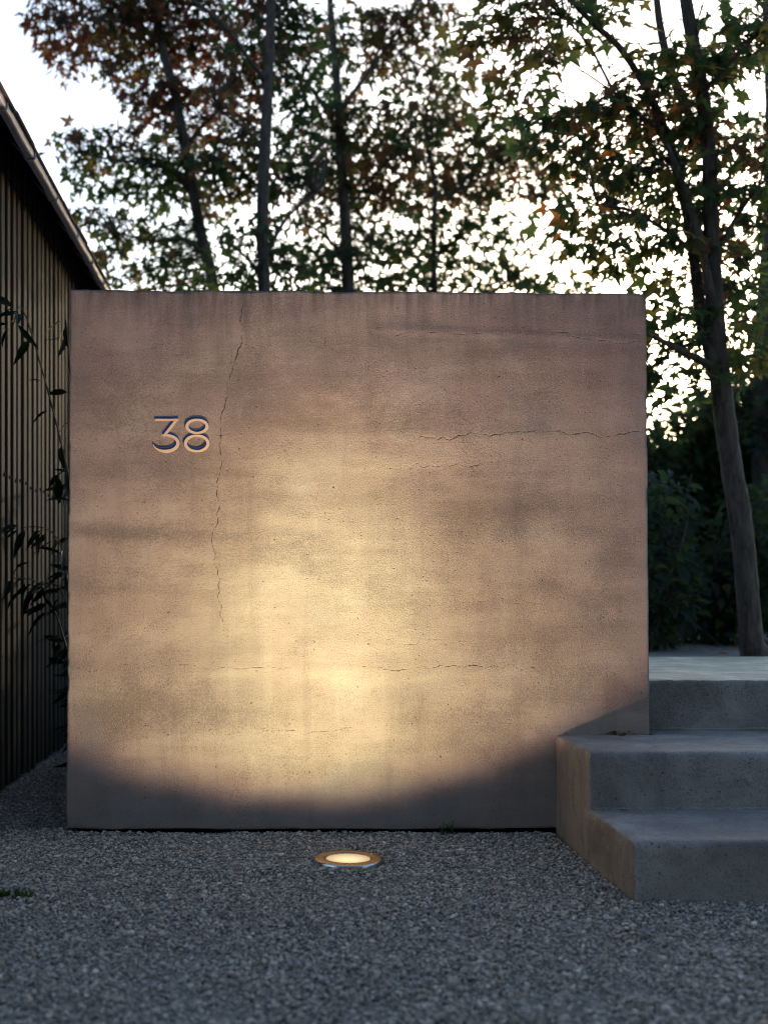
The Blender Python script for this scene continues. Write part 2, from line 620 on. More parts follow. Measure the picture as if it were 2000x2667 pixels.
# ------------------------------------------------------------------ concrete wall
def poly_dist(X, Z, pts, seed, amp=0.006):
    """distance to a jagged polyline"""
    r = np.random.default_rng(seed)
    pl = [np.array(p, float) for p in pts]
    for it in range(3):
        q = [pl[0]]
        for a, b in zip(pl[:-1], pl[1:]):
            L = np.linalg.norm(b - a)
            if L > 0.012:
                m = (a + b) / 2 + r.normal(0, 1, 2) * min(amp, 0.10 * L)
                q += [m, b]
            else:
                q.append(b)
        pl = q
    d = np.full(X.shape, 1.0)
    for a, b in zip(pl[:-1], pl[1:]):
        ab = b - a
        t = np.clip(((X - a[0]) * ab[0] + (Z - a[1]) * ab[1]) / (ab @ ab + 1e-12), 0, 1)
        d = np.minimum(d, np.hypot(X - a[0] - t * ab[0], Z - a[1] - t * ab[1]))
    return d


def WD(xd, yd):
    p = P(xd, yd, D0)
    return (p.x, p.z)


WX0, WX1, WZ0, WZ1, WY0, WY1 = -0.684, 1.216, 0.013, 1.770, D0, D0 + 0.30
xs = lines(WX0, WX1, 0.0042, 0.008)
zs = lines(WZ0, WZ1, 0.0042, 0.008)
ys = lines(WY0, WY1, 0.05, 0.008)
wv, wf = block(xs, ys, zs)
X, Y, Z = wv[:, 0].copy(), wv[:, 1].copy(), wv[:, 2].copy()
chip = 0.004 + 0.022 * np.clip(fbm(X * 9 + Y * 5, Z * 9, 21) - 0.12, 0, 1) + 0.004 * np.abs(fbm(X * 40, Z * 40, 22))
wv = round_box(wv, (WX0, WY0, WZ0), (WX1, WY1, WZ1), chip)
# batter, uneven top
hz = (Z - WZ0) / (WZ1 - WZ0)
wv[:, 0] += np.where(X < 0.26, 1, -1) * 0.013 * hz * np.abs(X - 0.266) / 0.95
wv[:, 2] += hz * (-0.013 * (X - WX0) / (WX1 - WX0) + 0.0030 * fbm(X * 5, Z * 0 + 1, 8) + 0.0016 * fbm(X * 30, Z * 0 + 1, 9))
wv[:, 0] += 0.0015 * fbm(Z * 12, Y * 3, 31) * (np.abs(X - 0.266) > 0.9)
wv[:, 2] += (1 - hz) * 0.004 * fbm(X * 7, Y * 2, 19)
front = Y < WY0 + 0.003
wv[front, 1] += (0.0030 * fbm(X * 2.2, Z * 2.2, 41) + 0.0010 * fbm(X * 18, Z * 18, 43))[front]

CR = [
    (0.0, [WD(523, 655), WD(517, 720), WD(500, 790), WD(486, 860), WD(474, 905), WD(470, 960), WD(466, 1040), WD(465, 1110), WD(462, 1190), WD(468, 1240), WD(474, 1300), WD(480, 1340)]),
    (0.0, [WD(905, 938), WD(1000, 936), WD(1080, 936), WD(1150, 928), WD(1230, 933), WD(1330, 935), WD(1396, 932)]),
    (0.0005, [WD(795, 714), WD(830, 707), WD(900, 716), WD(1010, 716), WD(1150, 722), WD(1260, 724), WD(1390, 731)]),
    (0.0002, [WD(865, 1010), WD(905, 998), WD(975, 1003), WD(1040, 996)]),
    (0.0002, [WD(785, 1438), WD(830, 1444), WD(920, 1442), WD(1010, 1436), WD(1090, 1440), WD(1165, 1450)]),
    (0.0006, [WD(300, 1446), WD(420, 1438), WD(520, 1444), WD(640, 1440)]),
    (0.0007, [WD(470, 1588), WD(560, 1575), WD(640, 1578), WD(760, 1570)]),
    (0.0007, [WD(160, 1440), WD(230, 1446), WD(300, 1440)]),
    (0.0007, [WD(780, 1385), WD(900, 1390), WD(1010, 1383)]),
    (0.0007, [WD(470, 940), WD(500, 935)]),
    (0.0008, [WD(985, 1300), WD(1100, 1292), WD(1180, 1305)]),
]
crack = np.full(X.shape, 0.05)
fi = np.where(front)[0]
for k, (thin, pts) in enumerate(CR):
    crack[fi] = np.minimum(crack[fi], poly_dist(X[fi], Z[fi], pts, 100 + k) + thin)
wv[fi, 1] += 0.0003 * np.clip(1 - crack[fi] / 0.004, 0, 1)
# the ledge above the upper right pour line stands a little proud
lz = np.interp(X, [WD(795, 0)[0], WD(1390, 0)[0]], [WD(0, 712)[1], WD(0, 731)[1]])
led = np.clip((X - WD(790, 0)[0]) / 0.06, 0, 1) * np.exp(-((Z - lz - 0.008) / 0.014) ** 2)
wv[front, 1] -= 0.0016 * led[front]
# pour bands: slight waviness of the face
for yb in (935, 1165, 1446):
    zb = WD(0, yb)[1] + 0.006 * fbm(X * 2.5, X * 0, yb)
    wv[front, 1] -= (0.0008 * np.exp(-((Z - zb) / 0.02) ** 2))[front]

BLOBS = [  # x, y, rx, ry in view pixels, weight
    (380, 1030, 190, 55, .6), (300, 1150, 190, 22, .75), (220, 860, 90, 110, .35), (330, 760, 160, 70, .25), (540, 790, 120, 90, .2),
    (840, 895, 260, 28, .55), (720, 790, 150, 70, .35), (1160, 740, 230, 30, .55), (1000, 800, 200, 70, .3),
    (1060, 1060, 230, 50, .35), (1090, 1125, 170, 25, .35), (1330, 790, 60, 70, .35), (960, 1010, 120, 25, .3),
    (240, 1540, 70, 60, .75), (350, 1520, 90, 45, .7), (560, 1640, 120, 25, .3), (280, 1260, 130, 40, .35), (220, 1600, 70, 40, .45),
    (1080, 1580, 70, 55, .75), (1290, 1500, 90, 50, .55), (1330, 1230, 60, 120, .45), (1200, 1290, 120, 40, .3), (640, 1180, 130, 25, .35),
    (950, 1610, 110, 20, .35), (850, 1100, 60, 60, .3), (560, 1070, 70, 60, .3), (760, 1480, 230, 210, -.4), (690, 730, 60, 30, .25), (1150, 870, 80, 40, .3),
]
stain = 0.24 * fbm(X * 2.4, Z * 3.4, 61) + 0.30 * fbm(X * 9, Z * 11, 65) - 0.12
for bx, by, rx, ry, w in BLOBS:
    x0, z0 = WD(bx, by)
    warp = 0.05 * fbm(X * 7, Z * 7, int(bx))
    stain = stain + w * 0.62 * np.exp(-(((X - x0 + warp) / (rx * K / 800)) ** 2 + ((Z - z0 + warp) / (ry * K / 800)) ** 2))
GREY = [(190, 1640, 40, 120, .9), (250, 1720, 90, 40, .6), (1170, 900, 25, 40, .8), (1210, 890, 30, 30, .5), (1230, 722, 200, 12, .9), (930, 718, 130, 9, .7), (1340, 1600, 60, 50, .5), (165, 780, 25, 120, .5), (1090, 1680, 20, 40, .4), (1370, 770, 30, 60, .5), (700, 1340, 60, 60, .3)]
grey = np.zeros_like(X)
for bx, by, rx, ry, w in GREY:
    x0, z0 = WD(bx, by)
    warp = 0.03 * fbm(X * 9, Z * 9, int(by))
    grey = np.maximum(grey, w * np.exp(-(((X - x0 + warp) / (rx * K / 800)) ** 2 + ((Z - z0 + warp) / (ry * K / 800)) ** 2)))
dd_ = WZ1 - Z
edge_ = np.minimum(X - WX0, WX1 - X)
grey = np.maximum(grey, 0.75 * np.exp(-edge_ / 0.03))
grey = np.maximum(grey, 0.8 * np.clip(1.5 - Z / (0.15 + 0.10 * fbm(X * 3, X * 0, 88)), 0, 1))     # base band: blue-grey shade painted into the colour
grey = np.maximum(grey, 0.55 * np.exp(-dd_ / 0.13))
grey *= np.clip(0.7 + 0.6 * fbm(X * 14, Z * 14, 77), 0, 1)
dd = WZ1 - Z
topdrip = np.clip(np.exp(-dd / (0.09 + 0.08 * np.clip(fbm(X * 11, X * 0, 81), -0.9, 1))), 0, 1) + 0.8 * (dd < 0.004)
me = mesh_np(wv, wf)
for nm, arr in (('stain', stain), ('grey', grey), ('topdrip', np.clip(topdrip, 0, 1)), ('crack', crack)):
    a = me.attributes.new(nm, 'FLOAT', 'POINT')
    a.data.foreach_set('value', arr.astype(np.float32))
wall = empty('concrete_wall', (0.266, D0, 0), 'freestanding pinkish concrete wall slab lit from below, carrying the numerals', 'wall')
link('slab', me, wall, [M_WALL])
link('plinth', boxmesh(WX0 + 0.03, WX1 - 0.03, D0 + 0.03, D0 + 0.27, -0.1, 0.03), wall, [M_BLACK])


# ------------------------------------------------------------------ house numerals
def ribbon(verts, faces, path, widths, closed, yf, yb):
    n = len(path)
    base = len(verts)
    for i in range(n):
        a = path[(i - 1) % n] if closed else path[max(i - 1, 0)]
        b = path[(i + 1) % n] if closed else path[min(i + 1, n - 1)]
        t = (b - a)
        t = t / np.linalg.norm(t)
        nr = np.array([-t[1], t[0]])
        w = widths[i] / 2
        for s, yy in ((1, yf), (-1, yf), (-1, yb), (1, yb)):
            q = path[i] + nr * w * s
            verts.append((q[0], yy, q[1]))
    m = n if closed else n - 1
    for i in range(m):
        j = (i + 1) % n
        for k in range(4):
            k2 = (k + 1) % 4
            faces.append((base + 4 * i + k, base + 4 * i + k2, base + 4 * j + k2, base + 4 * j + k))
    if not closed:
        faces.append(tuple(base + k for k in (3, 2, 1, 0)))
        faces.append(tuple(base + 4 * (n - 1) + k for k in range(4)))


def ZP(zx, zy):
    x, y = 350 + zx / 6.144, 1040 + zy / 6.144
    return np.array([(x - CX) / 800.0, EYE + (CY - y) / 800.0])


def ell(cx, cy, rx, ry, a0, a1, n, closed=False):
    out = []
    for i in range(n):
        a = rad(a0 + (a1 - a0) * i / (n if closed else n - 1))
        out.append(ZP(cx + rx * math.cos(a), cy - ry * math.sin(a)))
    return out


u = 1 / (6.144 * 800)


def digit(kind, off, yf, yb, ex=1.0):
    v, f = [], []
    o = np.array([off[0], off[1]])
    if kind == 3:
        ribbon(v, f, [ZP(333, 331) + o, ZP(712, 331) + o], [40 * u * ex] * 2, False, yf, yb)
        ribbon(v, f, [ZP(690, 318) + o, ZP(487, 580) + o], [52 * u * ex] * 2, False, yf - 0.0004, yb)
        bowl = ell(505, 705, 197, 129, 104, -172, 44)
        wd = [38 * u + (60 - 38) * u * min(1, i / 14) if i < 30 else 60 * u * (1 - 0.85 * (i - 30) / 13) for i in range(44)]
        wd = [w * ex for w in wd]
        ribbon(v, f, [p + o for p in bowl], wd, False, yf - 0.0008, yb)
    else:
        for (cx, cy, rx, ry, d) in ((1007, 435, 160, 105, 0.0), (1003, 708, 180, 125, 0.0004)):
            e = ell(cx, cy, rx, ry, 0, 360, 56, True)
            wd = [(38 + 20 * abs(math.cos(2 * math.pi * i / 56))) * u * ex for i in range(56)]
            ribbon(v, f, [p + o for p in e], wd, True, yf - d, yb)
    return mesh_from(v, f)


for kind, lab in ((3, 'brass figure 3 with painted navy cast shadow, first numeral on the wall'), (8, 'brass figure 8 with painted navy cast shadow, second numeral beside the crack')):
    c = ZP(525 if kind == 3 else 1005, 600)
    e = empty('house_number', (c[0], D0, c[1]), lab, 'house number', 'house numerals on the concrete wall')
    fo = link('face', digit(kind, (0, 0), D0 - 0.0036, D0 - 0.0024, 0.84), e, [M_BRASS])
    link('painted_shadow', digit(kind, (-0.0016, 0.0062), D0 - 0.0020, D0 + 0.004, 1.22), e, [M_NAVY])  # offset navy copy stands in for the numeral's cast shadow

# ------------------------------------------------------------------ steps
steps = empty('concrete_steps', (1.9, 3.4, 0), 'grey concrete steps with brown left side climbing beside the wall', 'steps')


def concrete_block(name, lo, hi, r, step, seed, label=None):
    a = [lines(lo[i], hi[i], step, r) for i in range(3)]
    v, f = block(*a)
    X, Y, Z = v[:, 0].copy(), v[:, 1].copy(), v[:, 2].copy()
    rr = r * (0.45 + 0.35 * np.abs(fbm(X * 12 + Z * 7, Y * 12, seed)) + more_wear * np.clip(fbm(X * 6 + 3, Y * 6 + Z * 6, seed + 3) - 0.05, 0, 1))
    v = round_box(v, lo, hi, np.clip(rr * 1.25, 0.002, r))
    v[:, 2] += np.where(Z > hi[2] - 0.02, 0.0022 * fbm(X * 4, Y * 4, seed + 1) + 0.0012 * fbm(X * 25, Y * 25, seed + 4), 0)
    v[:, 1] += np.where(Y < lo[1] + 0.02, 0.003 * fbm(X * 4, Z * 6, seed + 2) + 0.0012 * fbm(X * 25, Z * 25, seed + 5), 0)
    v[:, 0] += np.where(X < lo[0] + 0.02, 0.004 * fbm(Y * 9, Z * 3, seed + 6), 0)
    me = mesh_np(v, f)
    nr = np.empty(len(me.polygons) * 3, np.float32)
    me.polygons.foreach_get('normal', nr)
    nr = nr.reshape(-1, 3)
    mi_ = (nr[:, 0] < -0.75).astype(np.int32)
    if name == 'landing':
        mi_[nr[:, 2] > 0.75] = 2          # top made paler: low sky light put into its colour
    me.polygons.foreach_set('material_index', mi_)
    o = link(name, me, steps, [M_STEP, M_SIDE, M_LAND])
    if label:
        o['label'] = label
    return o


SR = 3.0
more_wear = 1.6
concrete_block('step', (STEP_X, Y1, -0.06), (SR, Y2 + 0.06, Z1), 0.024, 0.013, 210, 'lowest step standing in the gravel')
concrete_block('step', (STEP_X + 0.004, Y2, -0.05), (SR, D0 - 0.002, Z2), 0.024, 0.013, 220, 'middle step running in front of the wall')
concrete_block('step', (WX1 + 0.012, D0 - 0.1, 0.0), (SR - 0.002, Y3 + 0.05, Z2 - 0.003), 0.01, 0.03, 225, 'rear of the middle step beside the wall end')
concrete_block('landing', (WX1 + 0.006, Y3, -0.05), (SR + 0.3, Y4, Z3), 0.018, 0.016, 230, 'landing slab at the top of the steps, sky light painted on its top')
for (xa, xb, yy, zz) in ((STEP_X + 0.012, SR, Y2, Z1), (WX1 + 0.012, SR, Y3, Z2)):
    v, f = [], []
    pts = [Vector((xa + (xb - xa) * i / 60, yy - 0.001 + random.uniform(-.0012, .0012), zz + 0.001 + random.uniform(-.001, .001))) for i in range(61)]
    tube(v, f, pts, [0.0055 + random.uniform(-.001, .001) for _ in pts], 6, 1)
    link('mortar_joint', mesh_from(v, f, True), steps, [M_STEP])

# ------------------------------------------------------------------ in-ground light
LX, LY = 0.208, 3.30
lamp = empty('in_ground_light', (LX, LY, 0), 'round bronze rimmed uplight glowing in the gravel before the wall', 'light')
Tm = Matrix.Translation((LX, LY, 0))
v, f = lathe([(0.0985, -0.02), (0.0985, 0.008), (0.0975, 0.0115), (0.095, 0.0135), (0.0945, 0.0137)], 64)
me = mesh_from(v, f, True); me.transform(Tm); link('bezel_edge', me, lamp, [M_STEEL])
v, f = lathe([(0.0944, 0.0136), (0.092, 0.0150), (0.071, 0.0150), (0.0675, 0.0135), (0.066, 0.009)], 64)
me = mesh_from(v, f, True); me.transform(Tm); link('rim', me, lamp, [M_BRONZE])
v, f = lathe([(0.0668, 0.012), (0.0655, 0.0105), (0.0635, 0.0100)], 64)
me = mesh_from(v, f, True); me.transform(Tm); link('reflector', me, lamp, [M_STEEL])
tl = NT('glowing_lens')
rr_ = tl.n('ShaderNodeTexGradient', gradient_type='SPHERICAL')
mp = tl.n('ShaderNodeMapping'); mp.inputs['Scale'].default_value = (16, 16, 1)
tcn = tl.n('ShaderNodeTexCoord')
tl.l(tcn.outputs['Object'], mp.inputs[0]); tl.l(mp.outputs[0], rr_.inputs[0])
tl.base((0.6, 0.55, 0.45), 0.3, 0.5)
tl.b.inputs['Emission Color'].default_value = (1.0, 0.69, 0.30, 1)
tl.l(tl.rng(rr_.outputs['Fac'], 0.0, 0.7, 0.10, 0.27), tl.b.inputs['Emission Strength'])
v, f = lathe([(0.0636, 0.0102), (0.045, 0.0085), (0.02, 0.0078), (0.001, 0.0076)], 64)
me = mesh_from(v, f, True); me.transform(Tm); link('lens', me, lamp, [tl.m])
v, f = lathe([(0.097, -0.018), (0.090, -0.12), (0.001, -0.12)], 32)
me = mesh_from(v, f, True); me.transform(Tm); link('housing', me, lamp, [M_BLACK])
for k in range(3):
    a = rad(30 + 120 * k)
    v, f = lathe([(0.0042, 0.0148), (0.0042, 0.0160), (0.0030, 0.0166), (0.0005, 0.0166)], 10)
    me = mesh_from(v, f, True); me.transform(Matrix.Translation((LX + 0.082 * math.cos(a), LY + 0.082 * math.sin(a), 0)))
    link('screw', me, lamp, [M_STEEL])

ld = bpy.data.lights.new('uplight_beam', 'POINT')
LAMP_SIGN = 1.0
ld.energy = 5.4
ld.shadow_soft_size = 0.055
ld.use_nodes = True
lt = ld.node_tree
em = lt.nodes['Emission']
# photometric web of an asymmetric wall washer: strength as a function of direction only
ge = lt.nodes.new('ShaderNodeNewGeometry')


def lm(op, a, b=None, c=None, clamp=False):
    nd = lt.nodes.new('ShaderNodeMath')
    nd.operation = op
    nd.use_clamp = clamp
    for i, x in enumerate((a, b, c)):
        if x is None:
            continue
        if isinstance(x, (int, float)):
            nd.inputs[i].default_value = x
        else:
            lt.links.new(x, nd.inputs[i])
    return nd.outputs[0]


def lramp(v, pts):
    nd = lt.nodes.new('ShaderNodeFloatCurve')
    cm_ = nd.mapping
    cm_.use_clip = False
    cv = cm_.curves[0]
    while len(cv.points) < len(pts):
        cv.points.new(0.5, 0.5)
    for p_, (a, b) in zip(cv.points, pts):
        p_.location = (a, b)
        p_.handle_type = 'AUTO_CLAMPED'
    cm_.update()
    lt.links.new(v, nd.inputs['Value'])
    return nd.outputs[0]


sx = lt.nodes.new('ShaderNodeSeparateXYZ')
lt.links.new(ge.outputs['Incoming'], sx.inputs[0])
SG = LAMP_SIGN
dx_, dy_, dz_ = [lm('MULTIPLY', sx.outputs[i], SG) for i in range(3)]
fy = lm('MAXIMUM', dy_, 0.12)
uu = lm('DIVIDE', dx_, fy)
ww = lm('DIVIDE', dz_, fy)
ur = lm('ABSOLUTE', lm('ADD', uu, 0.14))
# narrow core and wide wash, in units of the throw distance
core = lramp(lm('DIVIDE', ur, 5.0, clamp=True), [(0, 1), (.05, .965), (.10, .80), (.17, .52), (.27, .25), (.40, .09), (.6, .02), (1, 0)])
vert = lramp(lm('DIVIDE', ww, 6.0, clamp=True), [(0, .50), (.05, .76), (.10, .96), (.20, 1.0), (.31, .86), (.40, .60), (.50, .32), (.62, .11), (.8, .03), (1, 0)])
wide = lramp(lm('DIVIDE', ww, 6.0, clamp=True), [(0, .34), (.1, .42), (.3, .38), (.5, .26), (.75, .150), (1, .11)])
wlat = lramp(lm('DIVIDE', ur, 5.0, clamp=True), [(0, 1), (.3, .95), (.5, .68), (.62, .35), (1, .08)])
E_ = lm('ADD', lm('MULTIPLY', core, vert), lm('MULTIPLY', wide, wlat))
gain = lm('POWER', lm('ADD', lm('ADD', 1.0, lm('MULTIPLY', uu, uu)), lm('MULTIPLY', ww, ww)), 1.5)
gain = lm('MINIMUM', gain, 110.0)
# cut-off of the recessed reflector: a bowed lower limit, soft
us = lm('ADD', uu, 0.35)
wc = lm('ADD', lm('MULTIPLY', lm('MULTIPLY', us, us), 0.115), 0.06)
# dust and grit on the glass make the rim of the beam ragged and the wash uneven
cb = lt.nodes.new('ShaderNodeCombineXYZ')
lt.links.new(lm('MULTIPLY', uu, 1.5), cb.inputs[0])
lt.links.new(lm('MULTIPLY', ww, 1.1), cb.inputs[1])
nl = lt.nodes.new('ShaderNodeTexNoise')
nl.inputs['Scale'].default_value = 1.3
nl.inputs['Detail'].default_value = 4
lt.links.new(cb.outputs[0], nl.inputs['Vector'])
grit = lm('SUBTRACT', nl.outputs['Fac'], 0.5)
wc = lm('ADD', wc, lm('MULTIPLY', grit, 0.24))
cut = lramp(lm('MULTIPLY', lm('SUBTRACT', ww, wc), 2.0, clamp=True), [(0, 0), (.08, .05), (.28, .36), (.52, .74), (.85, .97), (1, 1)])
back = lm('MULTIPLY', lm('ADD', dy_, 0.10), 6.0, clamp=True)
tot = lm('MULTIPLY', lm('MULTIPLY', E_, gain), lm('MULTIPLY', lm('MULTIPLY', cut, back), lm('ADD', 1.0, lm('MULTIPLY', grit, 0.30))))
cr = lt.nodes.new('ShaderNodeValToRGB')
el = cr.color_ramp.elements
for p_, c_ in ((0.0, (1.0, 0.60, 0.45)), (0.22, (1.0, 0.70, 0.52)), (0.5, (1.0, 0.77, 0.46)), (1.0, (1.0, 0.87, 0.48))):
    if p_ in (0.0, 1.0):
        el[0 if p_ == 0 else -1].color = (*c_, 1)
    else:
        el.new(p_).color = (*c_, 1)
lt.links.new(lm('MULTIPLY', E_, cut), cr.inputs[0])
lt.links.new(cr.outputs[0], em.inputs['Color'])
lt.links.new(tot, em.inputs['Strength'])
lo_ = bpy.data.objects.new('uplight_beam', ld)
COL.objects.link(lo_)
lo_.parent = lamp
lo_.location = (0, 0, 0.02)

# ------------------------------------------------------------------ timber shed on the left
SX = -1.08
shed = empty('timber_shed', (-1.5, 6, 0), 'dark timber shed clad in upright battens with a grey gutter', 'shed')
SY0, SY1 = 3.4, 8.0
link('backing_wall', boxmesh(-3.6, SX - 0.034, SY0, SY1, -0.05, 2.615), shed, [M_BLACK])
k = 0
slat_me = boxmesh(-0.016, 0.016, -0.026, 0.026, 0.0, 2.60, 0.003)
slat_me.materials.append(M_SLAT)
sv, sf = lathe([(0.0075, -0.001), (0.0075, 0.003), (0.004, 0.0045), (0.0005, 0.0045)], 8)
screw_me = mesh_from(sv, sf, True)
screw_me.transform(Matrix.Rotation(rad(90), 4, 'Y'))
screw_me.materials.append(M_BLACK)
yy = 4.504 - 0.0985 * 10
while yy < SY1 - 0.03:
    o = bpy.data.objects.new('slat', slat_me)
    COL.objects.link(o)
    o.parent = shed
    o.location = Vector((SX - 0.017 + random.uniform(-.0025, .0025), yy + random.uniform(-.003, .003), 0.0 + random.uniform(0, .01))) - shed.location
    o.rotation_euler = (random.uniform(-.0006, .0006), 0, random.uniform(-.03, .03))
    for zz in (2.452 + random.uniform(-.01, .01), 1.25 + random.uniform(-.01, .01)):
        s = bpy.data.objects.new('screw', screw_me)
        COL.objects.link(s)
        s.parent = o
        s.location = (0.0165, random.uniform(.008, .016), zz)
    yy += 0.0985
# eaves: soffit sloping down to a slim gutter, fascia, tiles
GX, GZ, GR = -0.935, EYE + 1.706, 0.0112      # gutter axis and radius
ex, ez = -0.928, EYE + 1.675                  # underside of the eave
v = [(SX - 0.04, SY0, EYE + 1.845), (SX - 0.04, SY1, EYE + 1.845), (-0.958, SY1, EYE + 1.700), (-0.958, SY0, EYE + 1.700)]
v2 = [(a, b, c + 0.006) for a, b, c in v]
link('soffit', mesh_from(v + v2, [(0, 1, 2, 3), (7, 6, 5, 4), (0, 4, 5, 1), (1, 5, 6, 2), (2, 6, 7, 3), (3, 7, 4, 0)]), shed, [M_SOFFIT])
link('fascia', boxmesh(-0.962, -0.9565, SY0, SY1, EYE + 1.684, EYE + 1.712), shed, [M_SOFFIT])
ysec = [SY0, 4.35, 5.72, 6.10, SY1]
for a, b in zip(ysec[:-1], ysec[1:]):
    v, f = [], []
    prof = [(-.020, -.006), (-.020, -.040), (.002, -.040), (.0075, -.0375), (.0105, -.032), (.011, -.006)]
    prof += [(.009, -.006), (.0085, -.032), (.006, -.036), (.002, -.038), (-.018, -.038), (-.018, -.006)]
    m = len(prof)
    nst = 10
    for i in range(nst + 1):
        y = a + 0.004 + (b - a - 0.008) * i / nst
        sag = 0.0022 * math.sin(i * 1.7 + a)
        for x, z in prof:
            v.append((GX + x, y, GZ + z + sag))
    for i in range(nst):
        for k in range(m):
            k2 = (k + 1) % m
            f.append((i * m + k, i * m + k2, (i + 1) * m + k2, (i + 1) * m + k))
    f.append(tuple(reversed(range(m))))
    f.append(tuple(nst * m + k for k in range(m)))
    link('gutter', mesh_from(v, f, False), shed, [M_GUTTER])
for yb in (3.9, 4.35, 4.8, 5.30, 5.72, 6.10, 6.6):
    v, f = [], []
    arc = [Vector((a_, yb, EYE + b_)) for a_, b_ in ((-1.02, 1.745), (-.968, 1.684), (-.955, 1.6625), (-.930, 1.6625), (-.921, 1.672), (-.921, 1.699))]
    tube(v, f, arc, [0.0035] * len(arc), 6, 2)
    link('gutter_bracket', mesh_from(v, f, True), shed, [M_GUTTER])
# roof deck and tiles
RA = 43
sl = math.tan(rad(RA))
v = [(ex - .027, SY0, ez + 0.012 + .027 * sl), (ex - .027, SY1, ez + 0.012 + .027 * sl), (-3.6, SY1, ez + 0.012 + (3.6 + ex) * sl), (-3.6, SY0, ez + 0.012 + (3.6 + ex) * sl)]
v2 = [(a, b, c - 0.008) for a, b, c in v]
roof = link('roof', mesh_from(v + v2, [(0, 1, 2, 3), (7, 6, 5, 4), (0, 4, 5, 1), (1, 5, 6, 2), (2, 6, 7, 3), (3, 7, 4, 0)]), shed, [M_SOFFIT])
tile_me = boxmesh(-0.36, 0.0, -0.147, 0.147, 0.0, 0.011, 0.003)
tile_me.materials.append(M_TILE)
for cidx in range(5):
    yy = SY0 + 0.15 + (0.15 if cidx % 2 else 0)
    while yy < SY1:
        o = bpy.data.objects.new('roof_tile', tile_me)
        COL.objects.link(o)
        o.parent = roof
        xx = ex + 0.010 - cidx * 0.24
        o.location = Vector((xx + random.uniform(-.004, .004), yy, ez + 0.016 + (ex - xx) * sl + 0.006 + random.uniform(-.001, .003))) - shed.location
        o.rotation_euler = (random.uniform(-.018, .018), rad(RA) - 0.02, 0)
        yy += 0.30


# ------------------------------------------------------------------ leaves
def star_leaf(seed):
    r = random.Random(seed)
    lob = [(-122, .50), (-62, .86), (0, 1.0), (62, .86), (122, .50)]
    pts = []
    for i, (a, L) in enumerate(lob):
        L *= r.uniform(.88, 1.1)
        a += r.uniform(-6, 6)
        wsh = 16 if abs(a) < 90 else 19
        pts.append((a - wsh, L * .60))
        pts.append((a, L))
        pts.append((a + wsh, L * .60))
        if i < 4:
            pts.append(((a + lob[i + 1][0]) / 2, r.uniform(.36, .45)))
    cur = r.uniform(.15, .5)
    fold = r.uniform(-.1, .35)
    ver = [(0, 0.02, 0)]
    for a, L in pts:
        x, y = math.sin(rad(a)) * L, math.cos(rad(a)) * L
        ver.append((x, y, -cur * (x * x + y * y) * .5 + fold * abs(x) * .5 + r.uniform(-.04, .04)))
    fc = [(0, i + 1, i) for i in range(1, len(pts))]
    b = len(ver)
    ver += [(-.012, 0.02, 0), (.012, 0.02, 0), (0.03, -.75, .12)]
    fc.append((b, b + 2, b + 1))
    sc = 0.5                          # unit: about 1 wide
    return [tuple(c * sc for c in p) for p in ver], fc


def ovate_leaf(seed, w=.42, droop=.5):
    r = random.Random(seed)
    ver, fc = [], []
    for i in range(6):
        t = i / 5
        ww = w * math.sin(math.pi * (t ** .8)) * .5 if 0 < i < 5 else 0.0
        z = -droop * t * t * .5
        ver += [(-ww, t, z + ww * .3), (0, t, z), (ww, t, z + ww * .3)]
    for i in range(5):
        a = 3 * i
        fc += [(a, a + 1, a + 4, a + 3), (a + 1, a + 2, a + 5, a + 4)]
    b = len(ver)
    ver += [(-.01, 0, 0), (.01, 0, 0), (0, -.22, .03)]
    fc.append((b, b + 2, b + 1))
    return ver, fc


STARS = [star_leaf(s) for s in range(6)]
OVALS = [ovate_leaf(s, .36 + .05 * s, .3 + .25 * s) for s in range(4)]
LANCE = [ovate_leaf(20 + s, .20 + .04 * s, .5 + .3 * s) for s in range(4)]
_leafcache = {}


def leaf_mesh(kind, idx, mi):
    key = (kind, idx, mi)
    if key not in _leafcache:
        ver, fc = {'star': STARS, 'oval': OVALS, 'lance': LANCE}[kind][idx]
        me = mesh_from(ver, fc, False)
        me.materials.append(LEAF_MATS[mi])
        _leafcache[key] = me
    return _leafcache[key]


def leaf_matrix(pos, tip, nrm, size):
    y = tip.normalized()
    z = (nrm - y * nrm.dot(y))
    if z.length < 1e-3:
        z = y.orthogonal()
    z.normalize()
    x = y.cross(z)
    m = Matrix((x, y, z)).transposed().to_4x4()
    return Matrix.Translation(pos) @ m @ Matrix.Diagonal((size, size, size, 1))


def seen(p):
    x = CX + p.x / p.y * F_PX
    y = CY - (p.z - EYE) / p.y * F_PX
    if not (-40 < x < 2040 and -40 < y < 2200):
        return False
    if 190 < x < 1675 and y > 760:
        return False
    return True


